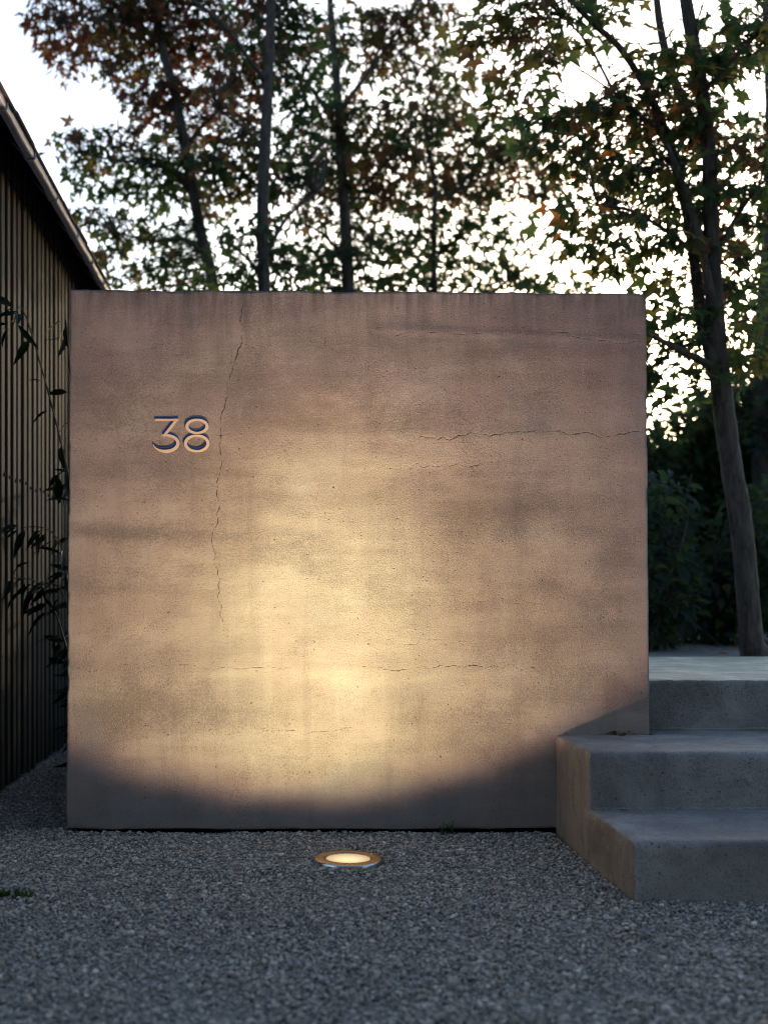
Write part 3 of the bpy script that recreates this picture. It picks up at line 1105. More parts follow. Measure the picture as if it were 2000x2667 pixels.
def put_leaves(parent, leaves, kind, limit=300, stuff_name='foliage'):
    """leaves: list of (matrix, mat index). The largest seen become parts, the rest one joined part."""
    shapes = {'star': STARS, 'oval': OVALS, 'lance': LANCE}[kind]
    rnd = random.Random(len(leaves))
    order = sorted(range(len(leaves)), key=lambda i: (not seen(leaves[i][0].translation), leaves[i][0].translation.y / leaves[i][0].to_scale().x))
    inv = Matrix.Translation(-parent.location)
    single = order[:limit]
    rest = order[limit:]
    for i in single:
        m, mi = leaves[i]
        o = bpy.data.objects.new('leaf', leaf_mesh(kind, rnd.randrange(len(shapes)), mi))
        COL.objects.link(o)
        o.parent = parent
        o.matrix_local = inv @ m
    if rest:
        ver, fc, mid = [], [], []
        arrs = [np.array(s[0]) for s in shapes]
        for i in rest:
            m, mi = leaves[i]
            k = rnd.randrange(len(shapes))
            mm = np.array(m)
            b = len(ver)
            q = arrs[k] @ mm[:3, :3].T + mm[:3, 3]
            ver.extend(map(tuple, q))
            for fce in shapes[k][1]:
                fc.append(tuple(b + t for t in fce))
                mid.append(mi)
        me = mesh_from(ver, fc, False, mid)
        o = link(stuff_name, me, parent, LEAF_MATS)
        o['kind'] = 'stuff'


def pick(rnd, mixs):
    return GRN[mixs[rnd.randrange(len(mixs))]]


def nearest_on(paths, p):
    best = None
    for pts in paths:
        for q in pts:
            d = (q - p).length + (0.6 if q.z > p.z + 0.05 else 0)
            if best is None or d < best[0]:
                best = (d, q)
    return best[1]


CELL = 14.0
CROWN = np.zeros((210, 130))        # how much of each direction the crowns already fill, so leaves do not pile up


def crown_cell(p):
    u_ = int((CX + p.x / p.y * F_PX) / CELL) + 30
    v_ = int((CY - (p.z - EYE) / p.y * F_PX) / CELL) + 30
    return min(max(u_, 0), CROWN.shape[0] - 1), min(max(v_, 0), CROWN.shape[1] - 1)


def make_tree(name, label, cat, limbs, clumps, seed, leaf=0.11, depth_spread=0.55, group=None, dens=1.12):
    """limbs: list of (part name, [(xd, yd, depth, radius m)...]); clumps: (xd, yd, rx, ry, depth, cover, colours)"""
    rnd = random.Random(seed)
    p0 = limbs[0][1][0]
    foot = P(p0[0], p0[1], p0[2])
    t = empty(name, foot, label, cat, group)
    paths = []
    for pn, pts in limbs:
        pp = [P(a, b, d) for a, b, d, r in pts]
        rr = [r for a, b, d, r in pts]
        v, f = [], []
        tube(v, f, pp, rr, 12, 6, 0.05, rnd)
        link(pn, mesh_from(v, f, True), t, [M_BARK])
        paths.append(catmull(pp, rr, 6)[0])
    leaves, tv, tf = [], [], []
    for (xd, yd, rx, ry, dep, cover, cols) in clumps:
        c = P(xd, yd, dep)
        ax_ = rx * K * dep / F_PX
        az_ = ry * K * dep / F_PX
        cover = min(cover * dens, .95)
        i_a, i_b = np.mgrid[0:CROWN.shape[0], 0:CROWN.shape[1]]
        cell = (((i_a - 30) * CELL - xd * K) / (rx * K)) ** 2 + (((i_b - 30) * CELL - yd * K) / (ry * K)) ** 2 < 1
        ncell = max(1, cell.sum())
        tries = int(80 + rx * ry * 0.5)
        s_ = 0
        for _ in range(tries):
            if s_ % 6 == 0 and np.minimum(CROWN[cell], 1).sum() / ncell > cover:
                break
            while True:
                a, b, cc = rnd.uniform(-1.15, 1.15), rnd.uniform(-1.15, 1.15), rnd.uniform(-.45, 1)
                if a * a + b * b < 1.15:
                    break
            tipp = c + Vector((a * ax_, cc * depth_spread, b * az_))
            u_, v_ = crown_cell(tipp)
            lay = min(1.45, max(.30, 1.08 + 1.5 * float(fbm(np.array([u_ / 7.0]), np.array([v_ / 2.8]), 400)[0])))
            if CROWN[max(u_ - 1, 0):u_ + 2, max(v_ - 1, 0):v_ + 2].mean() > cover * 0.9 * lay:
                continue
            s_ += 1
            root = nearest_on(paths, tipp)
            dirv = tipp - root
            hd = Vector((dirv.x, dirv.y, 0))
            if hd.length < 0.05:
                hd = Vector((rnd.uniform(-1, 1), rnd.uniform(-1, 1), 0))
            hd.normalize()
            hd = Matrix.Rotation(rnd.uniform(-.9, .9), 3, 'Z') @ hd
            L = rnd.uniform(.14, .34)
            sp0 = tipp - hd * L * .6
            sp1 = tipp + hd * L * .4 + Vector((0, 0, -rnd.uniform(0, .09)))
            if (s_ % 2 == 0 and (sp0 - root).length < 1.6) or (sp0 - root).length < .6:
                mid_ = (root + sp0) / 2 + Vector((rnd.uniform(-.08, .08), rnd.uniform(-.1, .1), rnd.uniform(0, .12)))
                w0 = 0.003 + 0.0035 * min(1.5, (sp0 - root).length)
                tube(tv, tf, [root, mid_, sp0, sp1], [w0, w0 * .7, 0.0028, 0.0012], 5, 3)
            else:
                tube(tv, tf, [sp0 - hd * .14 + Vector((0, 0, rnd.uniform(-.05, .05))), sp0, sp1], [0.0028, 0.0024, 0.001], 4, 2)
            k = rnd.randint(4, 8)
            for j in range(k):
                q = sp0.lerp(sp1, (j + .3) / k)
                side = hd.cross(Vector((0, 0, 1))) * (1 if j % 2 else -1)
                tip = side * rnd.uniform(.3, 1) + hd * rnd.uniform(0, .9) + Vector((0, 0, rnd.uniform(-1.2, .25)))
                if j == k - 1:
                    tip = hd + Vector((0, 0, rnd.uniform(-.8, .1)))
                tip.normalize()
                nrm = Vector((rnd.uniform(-.8, .8), rnd.uniform(-1.0, .5), rnd.uniform(.1, 1.0)))
                sz = leaf * rnd.choice((.5, .7, .85, 1.0, 1.1, 1.25)) * rnd.uniform(.9, 1.1)
                q = q + tip * sz * .40
                u_, v_ = crown_cell(q)
                if CROWN[u_, v_] > 1.25 and rnd.random() < .6:
                    continue
                m = leaf_matrix(q, tip, nrm, sz)
                face = abs(m.to_3x3().col[2].normalized().dot(Vector((q.x, q.y, q.z - EYE)).normalized()))
                rc = 0.30 * sz * F_PX / q.y / CELL
                ri = int(rc + 1)
                for du in range(-ri, ri + 1):
                    for dv2 in range(-ri, ri + 1):
                        if du * du + dv2 * dv2 <= rc * rc and 0 <= u_ + du < CROWN.shape[0] and 0 <= v_ + dv2 < CROWN.shape[1]:
                            CROWN[u_ + du, v_ + dv2] += 0.08 + 0.26 * face
                leaves.append((m, pick(rnd, cols)))
    if tv:
        o = link('twigs', mesh_from(tv, tf, True), t, [M_BARK])
        o['kind'] = 'stuff'
    put_leaves(t, leaves, 'star')
    return t


# trunks start at the terrace, behind the wall
def gy(depth):
    """view y of the terrace surface at a depth"""
    z = 0.47 + max(0, min(depth - 6.2, 3)) * 0.05
    return (CY - (z - EYE) / depth * F_PX) / K


TA, TB, TC, TE, TD = 8.0, 7.2, 8.3, 8.8, 5.5
make_tree('maple_tree', 'many stemmed maple rising behind the landing at the right of the wall', 'tree',
    [('trunk', [(1633, gy(TD) + 12, TD, .100), (1632, gy(TD) - 6, TD, .074), (1622, 1385, TD, .058), (1612, 1260, TD, .053), (1600, 1130, TD, .052), (1578, 1000, TD, .050), (1562, 880, TD, .050), (1549, 760, TD, .046), (1543, 660, TD, .044), (1538, 560, TD, .038), (1534, 440, TD, .035), (1530, 320, TD, .034), (1515, 200, TD, .033), (1494, 80, TD, .031), (1478, -20, TD, .028), (1465, -140, TD, .015)]),
     ('branch', [(1558, 860, TD, .040), (1535, 760, TD, .036), (1513, 680, TD + .1, .030), (1500, 570, TD + .1, .026), (1480, 450, TD + .1, .022), (1445, 310, TD + .1, .020), (1415, 230, TD + .1, .017), (1380, 165, TD, .016), (1335, 100, TD, .015), (1280, 50, TD, .013), (1225, -10, TD, .011), (1180, -80, TD, .006)]),
     ('branch', [(1545, 700, TD, .022), (1528, 600, TD - .05, .020), (1500, 480, TD - .05, .017), (1460, 360, TD - .05, .013), (1420, 270, TD, .009)]),
     ('branch', [(1528, 330, TD + .2, .024), (1470, 210, TD + .3, .022), (1436, 110, TD + .3, .020), (1420, 20, TD + .3, .018), (1412, -80, TD + .3, .010)]),
     ('branch', [(1556, 800, TD, .026), (1510, 778, TD - .05, .018), (1460, 752, TD - .1, .015), (1425, 735, TD - .15, .011), (1385, 715, TD - .2, .006)]),
     ('branch', [(1440, 300, TD, .011), (1370, 240, TD, .009), (1330, 205, TD, .007), (1300, 150, TD, .006), (1270, 95, TD, .005), (1220, 40, TD, .003)]),
     ('branch', [(1330, 205, TD, .005), (1275, 165, TD, .004), (1200, 120, TD, .002)]),
     ('branch', [(1515, 560, TD, .012), (1440, 500, TD, .009), (1360, 455, TD, .007), (1290, 440, TD, .003)]),
     ('branch', [(1518, 200, TD, .013), (1580, 130, TD, .011), (1640, 70, TD, .008), (1700, 20, TD, .004)]),
     ('branch', [(1540, 560, TD, .014), (1590, 470, TD, .010), (1640, 400, TD, .006), (1690, 360, TD, .003)])],
    [(1090, 20, 80, 30, TD, .7, 'oogb'), (1110, 70, 55, 30, TD, .55, 'ooyb'), (1170, 105, 40, 24, TD, .4, 'obg'), (1130, 150, 45, 24, TD, .42, 'ogb'), (1200, 20, 60, 26, TD, .5, 'ogd'), (1290, 20, 50, 18, TD, .4, 'og'), (1150, 200, 45, 16, TD + .5, .3, 'dg'),
     (1300, 215, 42, 20, TD, .5, 'dgb'), (1240, 265, 60, 28, TD, .72, 'gdbo'), (1310, 270, 55, 30, TD, .72, 'gdoy'), (1370, 190, 40, 22, TD, .45, 'dgb'), (1420, 130, 40, 26, TD, .42, 'dgo'), (1470, 150, 50, 36, TD, .55, 'dgoy'), (1430, 220, 70, 38, TD, .76, 'dgbo'), (1500, 260, 60, 40, TD, .76, 'dgbyo'), (1570, 150, 40, 40, TD, .6, 'dgo'), (1640, 70, 45, 40, TD, .6, 'dgo'), (1560, 40, 36, 30, TD, .36, 'dg'), (1600, 20, 60, 18, TD, .4, 'dgo'), (1350, 20, 40, 14, TD, .3, 'og'),
     (1580, 300, 60, 34, TD, .65, 'dgb'), (1630, 330, 50, 50, TD, .72, 'dgbr'), (1260, 330, 55, 24, TD, .62, 'dgbo'), (1330, 350, 60, 30, TD, .7, 'dgo'), (1400, 320, 60, 34, TD, .74, 'ddgs'), (1470, 350, 60, 40, TD, .76, 'dgdo'), (1350, 420, 55, 26, TD, .66, 'dgso'), (1420, 420, 60, 34, TD, .72, 'ddgo'), (1500, 430, 50, 36, TD, .66, 'ddg'), (1570, 410, 55, 40, TD, .74, 'ddgb'), (1630, 440, 40, 40, TD, .7, 'dgb'), (1250, 445, 40, 16, TD, .35, 'dgy'), (1300, 480, 55, 20, TD, .5, 'dgo'), (1370, 500, 55, 24, TD, .55, 'dgo'), (1440, 530, 50, 24, TD, .58, 'dgo'), (1330, 540, 50, 22, TD, .55, 'dgo'), (1400, 570, 50, 22, TD, .45, 'dg'), (1600, 540, 50, 40, TD, .6, 'dgob'), (1560, 500, 40, 30, TD, .6, 'dgb'), (1640, 600, 40, 30, TD, .4, 'dg'),
     (1430, 605, 40, 20, TD, .48, 'dgo'), (1450, 660, 36, 18, TD, .42, 'dg'), (1590, 620, 40, 16, TD, .25, 'dg'), (1420, 690, 40, 26, TD, .5, 'dgo'), (1475, 720, 45, 30, TD, .42, 'dg'), (1430, 770, 40, 26, TD, .48, 'dg'), (1480, 815, 50, 20, TD, .42, 'dg'), (1430, 840, 36, 12, TD, .3, 'dg'), (1610, 690, 50, 24, TD, .5, 'dgo'), (1640, 760, 40, 30, TD, .55, 'dgo'), (1600, 780, 30, 20, TD, .4, 'dg')],
    105, 0.138, .36)
make_tree('maple_tree', 'leaning maple nearest the shed, red leaves high and green ones low', 'tree',
    [('trunk', [(500, gy(TA), TA, .055), (478, 800, TA, .050), (460, 615, TA, .042), (432, 490, TA, .038), (402, 330, TA, .036), (375, 190, TA, .033), (346, 85, TA, .028), (325, -40, TA, .024), (318, -140, TA, .015)]),
     ('branch', [(425, 440, TA, .022), (385, 380, TA, .018), (330, 355, TA - .1, .012), (240, 345, TA - .2, .007), (175, 330, TA - .2, .003)]),
     ('branch', [(450, 560, TA, .018), (400, 520, TA - .1, .012), (320, 520, TA - .2, .008), (250, 500, TA - .2, .003)]),
     ('branch', [(350, 95, TA, .018), (300, 60, TA - .1, .012), (230, 45, TA - .2, .007), (130, 50, TA - .2, .003)]),
     ('branch', [(385, 240, TA, .014), (330, 225, TA, .008), (272, 222, TA, .005), (225, 180, TA, .002)]),
     ('branch', [(272, 222, TA, .004), (250, 200, TA, .003), (235, 165, TA, .0015)]),
     ('branch', [(400, 320, TA, .016), (440, 270, TA + .2, .012), (500, 220, TA + .3, .006)])],
    [(95, 45, 18, 18, TA, .5, 'rrb'), (130, 70, 45, 26, TA, .45, 'rrb'), (165, 25, 60, 24, TA, .6, 'rbb'), (215, 40, 40, 30, TA, .7, 'bbo'), (270, 60, 70, 45, TA, .85, 'bbrod'), (330, 25, 110, 40, TA, .85, 'bbrrd'), (430, 30, 90, 50, TA, .8, 'brbdd'),
     (330, 175, 62, 34, TA, .72, 'rrbd'), (310, 235, 50, 25, TA, .65, 'bbdr'), (400, 170, 55, 50, TA + .2, .65, 'rrb'), (450, 230, 60, 45, TA + .2, .62, 'bbod'), (270, 290, 40, 14, TA, .5, 'bbd'),
     (170, 300, 30, 10, TA, .4, 'bbo'), (195, 330, 55, 24, TA, .68, 'dgg'), (260, 315, 55, 18, TA, .6, 'dgb'), (265, 365, 70, 22, TA, .55, 'dgg'), (330, 350, 60, 45, TA, .72, 'ddgg'), (380, 290, 45, 45, TA, .7, 'dgb'), (365, 410, 45, 16, TA, .5, 'dg'),
     (190, 450, 50, 22, TA, .22, 'bod'), (285, 460, 55, 14, TA, .42, 'dgo'), (300, 505, 95, 34, TA, .58, 'dggdo'), (380, 490, 60, 40, TA, .5, 'dg'), (230, 545, 60, 22, TA, .5, 'bod'), (330, 570, 90, 30, TA, .62, 'dggb'), (250, 600, 55, 22, TA, .55, 'bod'), (400, 590, 70, 32, TA, .62, 'dg'), (450, 400, 55, 40, TA + .2, .5, 'dgb')],
    101, 0.130, .5)
make_tree('maple_tree', 'straight dark maple second from the shed, between two leaning stems', 'tree',
    [('trunk', [(574, gy(TB), TB, .052), (573, 800, TB, .046), (571, 620, TB, .040), (567, 480, TB, .038), (574, 300, TB, .036), (581, 150, TB, .032), (586, 0, TB, .028), (590, -140, TB, .016)]),
     ('branch', [(578, 180, TB, .018), (540, 130, TB - .1, .014), (480, 50, TB - .2, .011), (408, -5, TB - .2, .008)]),
     ('branch', [(572, 330, TB, .014), (520, 270, TB + .1, .010), (470, 240, TB + .2, .004)]),
     ('branch', [(570, 560, TB, .015), (620, 470, TB + .2, .011), (680, 420, TB + .3, .006)]),
     ('branch', [(570, 600, TB, .012), (520, 545, TB, .008), (470, 520, TB, .003)])],
    [(520, 60, 90, 60, TB + .3, .82, 'bddgr'), (510, 170, 70, 55, TB + .3, .78, 'rrbbd'), (620, 60, 70, 60, TB + .2, .78, 'ddgb'), (500, 250, 60, 30, TB + .3, .68, 'bbd'), (500, 320, 70, 45, TB + .3, .75, 'ddob'), (520, 400, 50, 30, TB + .3, .42, 'dgb'), (530, 470, 45, 30, TB, .33, 'dg'), (510, 560, 60, 40, TB, .55, 'dgg'), (640, 190, 50, 50, TB + .4, .62, 'dgd'), (640, 330, 60, 55, TB + .5, .7, 'ddgb'), (630, 420, 40, 35, TB + .4, .45, 'dgb'), (620, 560, 60, 50, TB + .2, .58, 'ddg')],
    102, 0.128, .5)
make_tree('maple_tree', 'forked maple in the middle, three limbs parting above the wall', 'tree',
    [('trunk', [(765, gy(TC), TC, .060), (760, 800, TC, .054), (752, 620, TC, .046), (746, 480, TC, .042), (739, 380, TC, .038), (733, 268, TC, .036)]),
     ('branch', [(733, 280, TC, .030), (728, 180, TC, .028), (720, 90, TC, .026), (713, 0, TC, .022), (708, -120, TC, .012)]),
     ('branch', [(732, 275, TC, .022), (748, 225, TC, .018), (790, 165, TC, .016), (840, 95, TC, .013), (905, 0, TC, .010), (960, -90, TC, .005)]),
     ('branch', [(730, 280, TC, .020), (690, 215, TC, .016), (640, 155, TC, .014), (575, 100, TC, .012), (500, 30, TC, .008), (440, -30, TC, .004)]),
     ('branch', [(790, 165, TC, .009), (825, 90, TC, .006), (860, 20, TC, .003)]),
     ('branch', [(745, 470, TC, .014), (790, 400, TC, .010), (850, 340, TC, .006), (900, 320, TC, .003)]),
     ('branch', [(748, 560, TC, .013), (690, 500, TC, .010), (640, 480, TC, .005)])],
    [(660, 270, 60, 45, TC, .72, 'ddgb'), (700, 120, 45, 60, TC + .3, .68, 'ddgo'), (770, 60, 60, 40, TC, .55, 'bdob'), (800, 150, 40, 30, TC, .35, 'dgb'), (860, 40, 60, 32, TC, .62, 'bbdo'), (900, 110, 60, 28, TC, .52, 'bogd'), (960, 40, 60, 35, TC, .58, 'bogd'), (800, 270, 70, 45, TC, .75, 'bbogd'), (860, 215, 55, 32, TC, .6, 'bgdo'), (700, 390, 60, 55, TC, .72, 'bdgd'), (800, 360, 90, 45, TC, .86, 'bbddo'), (680, 470, 50, 45, TC, .5, 'ddgb'), (780, 450, 60, 40, TC, .68, 'ddg'), (700, 560, 90, 45, TC, .82, 'ddgd'), (810, 540, 80, 50, TC, .72, 'ddgo'), (740, 610, 140, 26, TC, .75, 'ddg')],
    103, 0.138, .6)
make_tree('maple_tree', 'slender stemmed maple with brown leaves between the forked one and the steps', 'tree',
    [('trunk', [(945, gy(TE), TE, .050), (942, 800, TE, .04), (938, 620, TE, .024), (936, 500, TE, .020), (940, 400, TE, .017), (925, 330, TE, .014), (920, 250, TE, .011), (935, 160, TE, .008), (940, 40, TE, .005)]),
     ('branch', [(937, 560, TE, .015), (1010, 500, TE, .011), (1080, 470, TE, .007), (1150, 420, TE, .003)]),
     ('branch', [(939, 430, TE, .013), (1010, 400, TE, .010), (1100, 350, TE, .008), (1230, 330, TE, .003)]),
     ('branch', [(940, 640, TE, .013), (860, 560, TE, .009), (800, 500, TE, .004)]),
     ('branch', [(942, 690, TE, .015), (1040, 650, TE, .012), (1120, 590, TE, .008), (1220, 540, TE, .003)])],
    [(930, 190, 70, 40, TE, .55, 'dogb'), (1000, 130, 70, 26, TE, .42, 'dgod'), (1010, 200, 70, 30, TE, .48, 'dgob'), (1060, 240, 70, 26, TE, .48, 'ddgo'), (920, 280, 60, 40, TE, .62, 'dgob'), (1000, 300, 120, 40, TE, .8, 'bbdog'), (930, 360, 100, 42, TE, .86, 'bbdd'), (1080, 330, 120, 45, TE, .86, 'bbdog'), (1190, 330, 70, 34, TE, .84, 'ddbs'), (900, 430, 90, 35, TE, .62, 'ddg'), (1010, 420, 110, 38, TE, .62, 'ddgb'), (1110, 410, 90, 32, TE, .62, 'bddy'), (900, 510, 90, 40, TE, .6, 'ddg'), (1000, 510, 90, 40, TE, .62, 'ddg'), (1100, 500, 80, 38, TE, .42, 'ddgo'), (900, 590, 110, 36, TE, .7, 'ddg'), (1030, 590, 110, 36, TE, .66, 'ddgo'), (1150, 590, 90, 32, TE, .5, 'dgo'), (1200, 490, 60, 26, TE, .32, 'dg'), (1230, 610, 50, 20, TE, .4, 'dgo')],
    104, 0.138, .6)
make_tree('maple_tree', 'thick dark maple trunk cut by the right edge of the photo', 'tree',
    [('trunk', [(1655, gy(7.6), 7.6, .11), (1655, 1200, 7.6, .10), (1653, 900, 7.6, .085), (1655, 700, 7.6, .075), (1668, 500, 7.6, .068), (1672, 250, 7.6, .060), (1665, 60, 7.6, .055), (1660, -120, 7.6, .04)]),
     ('branch', [(1655, 780, 7.6, .03), (1620, 720, 7.5, .02), (1585, 700, 7.4, .008)])],
    [(1655, 300, 55, 60, 7.6, .6, 'dgb'), (1660, 480, 50, 60, 7.6, .55, 'dg'), (1620, 720, 60, 40, 7.6, .7, 'ddg'), (1640, 830, 60, 40, 7.6, .8, 'ddg'), (1600, 880, 50, 40, 7.6, .75, 'ddgo'), (1640, 930, 60, 40, 7.6, .85, 'dds'), (1470, 770, 50, 40, 7.8, .5, 'dd'), (1490, 870, 40, 40, 7.8, .6, 'ddg')],
    106, 0.10, .5)


# ------------------------------------------------------------------ shrubs and undergrowth
def make_shrub(name, label, cat, foot, boxes, seed, kind='oval', size=0.08, cols='ddg', stems=9, limit=160, group=None, per=2.5):
    """boxes: (centre, radii) ellipsoids filled with leaves"""
    rnd = random.Random(seed)
    t = empty(name, foot, label, cat, group)
    leaves = []
    sv, sf = [], []
    for c, r, cover in boxes:
        area = math.pi * r[0] * r[2]
        n = int(-math.log(1 - cover) * area / (0.16 * size * size) * (1.0))
        for _ in range(n):
            while True:
                a = Vector((rnd.uniform(-1, 1), rnd.uniform(-1, 1), rnd.uniform(-1, 1)))
                if a.length < 1:
                    break
            p = c + Vector((a.x * r[0], a.y * r[1], a.z * r[2]))
            tip = Vector((a.x + rnd.uniform(-.8, .8), a.y + rnd.uniform(-.9, .5), rnd.uniform(-.9, .5)))
            if tip.length < .1:
                tip = Vector((0, -1, 0))
            nrm = Vector((rnd.uniform(-.7, .7), rnd.uniform(-1, .3), rnd.uniform(.2, 1.2)))
            leaves.append((leaf_matrix(p, tip.normalized(), nrm, size * rnd.uniform(.6, 1.3)), pick(rnd, cols)))
        for _ in range(stems):
            e_ = c + Vector((rnd.uniform(-.8, .8) * r[0], rnd.uniform(-.8, .8) * r[1], rnd.uniform(-.3, .9) * r[2]))
            b_ = Vector(foot) + Vector((rnd.uniform(-.1, .1), rnd.uniform(-.1, .1), -.02))
            m_ = b_.lerp(e_, .5) + Vector((rnd.uniform(-.1, .1), rnd.uniform(-.1, .1), .08))
            tube(sv, sf, [b_, m_, e_], [.010, .006, .002], 5, 4)
    o = link('stems', mesh_from(sv, sf, True), t, [M_BARK])
    o['kind'] = 'stuff'
    put_leaves(t, leaves, kind, limit)
    return t


V = Vector
make_shrub('shrub', 'low blue green shrub beside the right end of the wall', 'shrub', (1.95, 6.2, 0.47),
           [(V((2.02, 6.3, .80)), (.32, .25, .36), .93), (V((2.1, 6.45, 1.25)), (.28, .25, .26), .8)], 301, 'oval', .075, 'ssddg')
make_shrub('shrub', 'broad dark green shrub low behind the maple trunk', 'shrub', (2.65, 6.6, 0.48),
           [(V((2.55, 6.7, .78)), (.38, .3, .36), .93), (V((2.9, 6.6, 1.0)), (.38, .35, .50), .93)], 302, 'oval', .085, 'ddgs')
make_shrub('shrub', 'tall dark evergreen shrub filling the gap beyond the low shrubs', 'shrub', (2.6, 8.0, 0.55),
           [(V((2.45, 8.0, 1.15)), (.62, .4, .75), .985), (V((3.35, 8.1, 1.2)), (.7, .4, .8), .985), (V((2.75, 8.2, 1.75)), (.5, .4, .38), .86), (V((3.4, 8.2, 1.95)), (.45, .4, .45), .9)], 303, 'oval', .085, 'dddg')
make_shrub('shrub', 'dark evergreen hedge shrub farthest back at the terrace edge', 'shrub', (3.6, 10.0, 0.62),
           [(V((3.0, 10, 1.2)), (.95, .4, .95), .99), (V((4.3, 10, 1.4)), (1.1, .5, 1.15), .99), (V((1.7, 10, 1.1)), (.9, .4, .8), .97), (V((0.2, 10.2, 1.1)), (1.1, .4, .8), .97), (V((6.2, 10.2, 1.4)), (1.3, .5, 1.2), .98)], 304, 'oval', .11, 'ddd', limit=40)
make_shrub('shrub', 'small leafy shoot at the foot of the wall end', 'shrub', (1.62, 5.55, 0.46),
           [(V((1.68, 5.6, .56)), (.10, .08, .10), .5)], 305, 'oval', .065, 'gg', stems=3)

# climbing plant in the gap between shed and wall
rnd = random.Random(55)
cl = empty('climbing_plant', (-0.80, 4.75, 0), 'dark leafy climber growing between the shed and the wall', 'plant')
sv, sf, leaves = [], [], []
for i in range(9):
    b = V((-0.80 + rnd.uniform(-.08, .12), 4.75 + rnd.uniform(-.3, .4), 0))
    top = rnd.choice([.55, .8, 1.0, 1.25, 1.5, 1.75, 1.85])
    e_ = V((-0.93 + rnd.uniform(-.10, .16), b.y + rnd.uniform(-.3, .1), top))
    m_ = b.lerp(e_, .5) + V((rnd.uniform(-.05, .10), 0, .1))
    pts = [b, m_, e_, e_ + V((rnd.uniform(-.16, .02), rnd.uniform(-.1, .1), rnd.uniform(-.06, .08)))]
    tube(sv, sf, pts, [.006, .005, .003, .0015], 5, 5)
    cp = catmull(pts, [1] * 4, 8)[0]
    for q in cp[3:]:
        for _ in range(rnd.choice([0, 1, 1, 2])):
            tip = V((rnd.uniform(-1, .5), rnd.uniform(-.8, .3), rnd.uniform(-1, .3)))
            nrm = V((rnd.uniform(-.5, .8), rnd.uniform(-1, .1), rnd.uniform(0, 1)))
            sz = rnd.uniform(.06, .12)
            leaves.append((leaf_matrix(q + tip.normalized() * .02, tip.normalized(), nrm, sz), pick(rnd, 'i')))
o = link('stems', mesh_from(sv, sf, True), cl, [M_BARK])
o['kind'] = 'stuff'
put_leaves(cl, leaves, 'lance')
make_shrub('shrub', 'dark shrub closing the far end of the passage beside the shed', 'shrub', (-0.75, 7.2, 0),
           [(V((-.75, 7.3, .7)), (.45, .3, .8), .97)], 306, 'oval', .08, 'ddd', limit=40)


# ------------------------------------------------------------------ fallen leaves, weeds
def fallen(label, pos, size, mi, rz, kind='star', tilt=(0.2, 0.1), idx=0):
    me = leaf_mesh(kind, idx, mi)
    o = bpy.data.objects.new('fallen_leaf', me)
    COL.objects.link(o)
    o.location = pos
    o.rotation_euler = (tilt[0], tilt[1], rz)
    o.scale = (size, size, size)
    return tag(o, label, 'leaf', 'fallen leaves')


def on_plane(xd, yd, z):
    d = (EYE - z) * F_PX / (yd * K - CY)
    p = P(xd, yd, d)
    return (p.x, p.y, z + 0.004)


fallen('dark curled leaf on the lowest step near its left corner', on_plane(1304, 1757, Z1), .026, 3, .4, 'oval', (.3, .2), 1)
fallen('reddish leaf on the lowest step, right of the dark curled one', on_plane(1356, 1754, Z1), .030, 4, 1.9, 'oval', (.35, .1), 2)
fallen('dark narrow leaf lying on the middle step', on_plane(1430, 1615, Z2), .034, 3, 1.5, 'lance', (.1, .1), 0)
fallen('curled brown leaf at the back edge of the landing', tuple(P(1572, 1411, 5.24)[:2]) + (Z3 + .012,), .05, 3, 1.0, 'lance', (.6, .8), 3)
fallen('small orange leaf in the gravel at the step side', on_plane(1264, 1882, .006), .022, 5, .7, 'star', (.3, .2), 2)
fallen('orange leaf in the gravel closer to the step front', on_plane(1315, 1906, .006), .024, 5, 2.1, 'star', (.2, .3), 4)
fallen('tan leaf far forward in the blurred gravel', on_plane(1483, 1956, .006), .026, 5, 3.1, 'star', (.2, .1), 1)
fallen('tiny orange leaf stuck high on the wall', (WD(703, 744)[0], D0 - .003, WD(703, 744)[1]), .014, 5, 0, 'oval', (1.57, 0), 0)
# clump of dead leaves at the foot of the wall on the middle step
cx_, cz_ = WD(1345, 1582)
clump = empty('leaf_clump', (cx_, D0 - .02, Z2), 'clump of dead dark leaves where wall meets middle step', 'leaf clump')
rnd = random.Random(9)
for i in range(12):
    o = bpy.data.objects.new('leaf', leaf_mesh('star' if i % 2 else 'oval', i % 4, 3))
    COL.objects.link(o)
    o.parent = clump
    s = rnd.uniform(.022, .036)
    o.scale = (s, s, s)
    o.location = (rnd.uniform(-.036, .036), rnd.uniform(-.012, .012), rnd.uniform(.002, .012))
    o.rotation_euler = (rnd.uniform(-.7, .9), rnd.uniform(-.5, .5), rnd.uniform(0, 6))


def tuft(name, label, cat, pos, n, h, spread, seed, mi=1):
    rnd = random.Random(seed)
    v, f = [], []
    for i in range(n):
        a = rnd.uniform(0, 6.28)
        b = V((rnd.uniform(-spread, spread), rnd.uniform(-spread, spread) * .4, 0))
        d = V((math.cos(a), math.sin(a), 0))
        hh = h * rnd.uniform(.5, 1.1)
        s = d.cross(V((0, 0, 1))) * .0022
        k = len(v)
        m_ = b + d * hh * .3 + V((0, 0, hh * .7))
        t_ = b + d * hh * .9 + V((0, 0, hh * .8))
        v += [b - s, b + s, m_ - s * .8, m_ + s * .8, t_]
        f += [(k, k + 1, k + 3, k + 2), (k + 2, k + 3, k + 4)]
    o = link(name, mesh_from(v, f), None, [M_GRASS])
    o.location = pos
    return tag(o, label, cat)


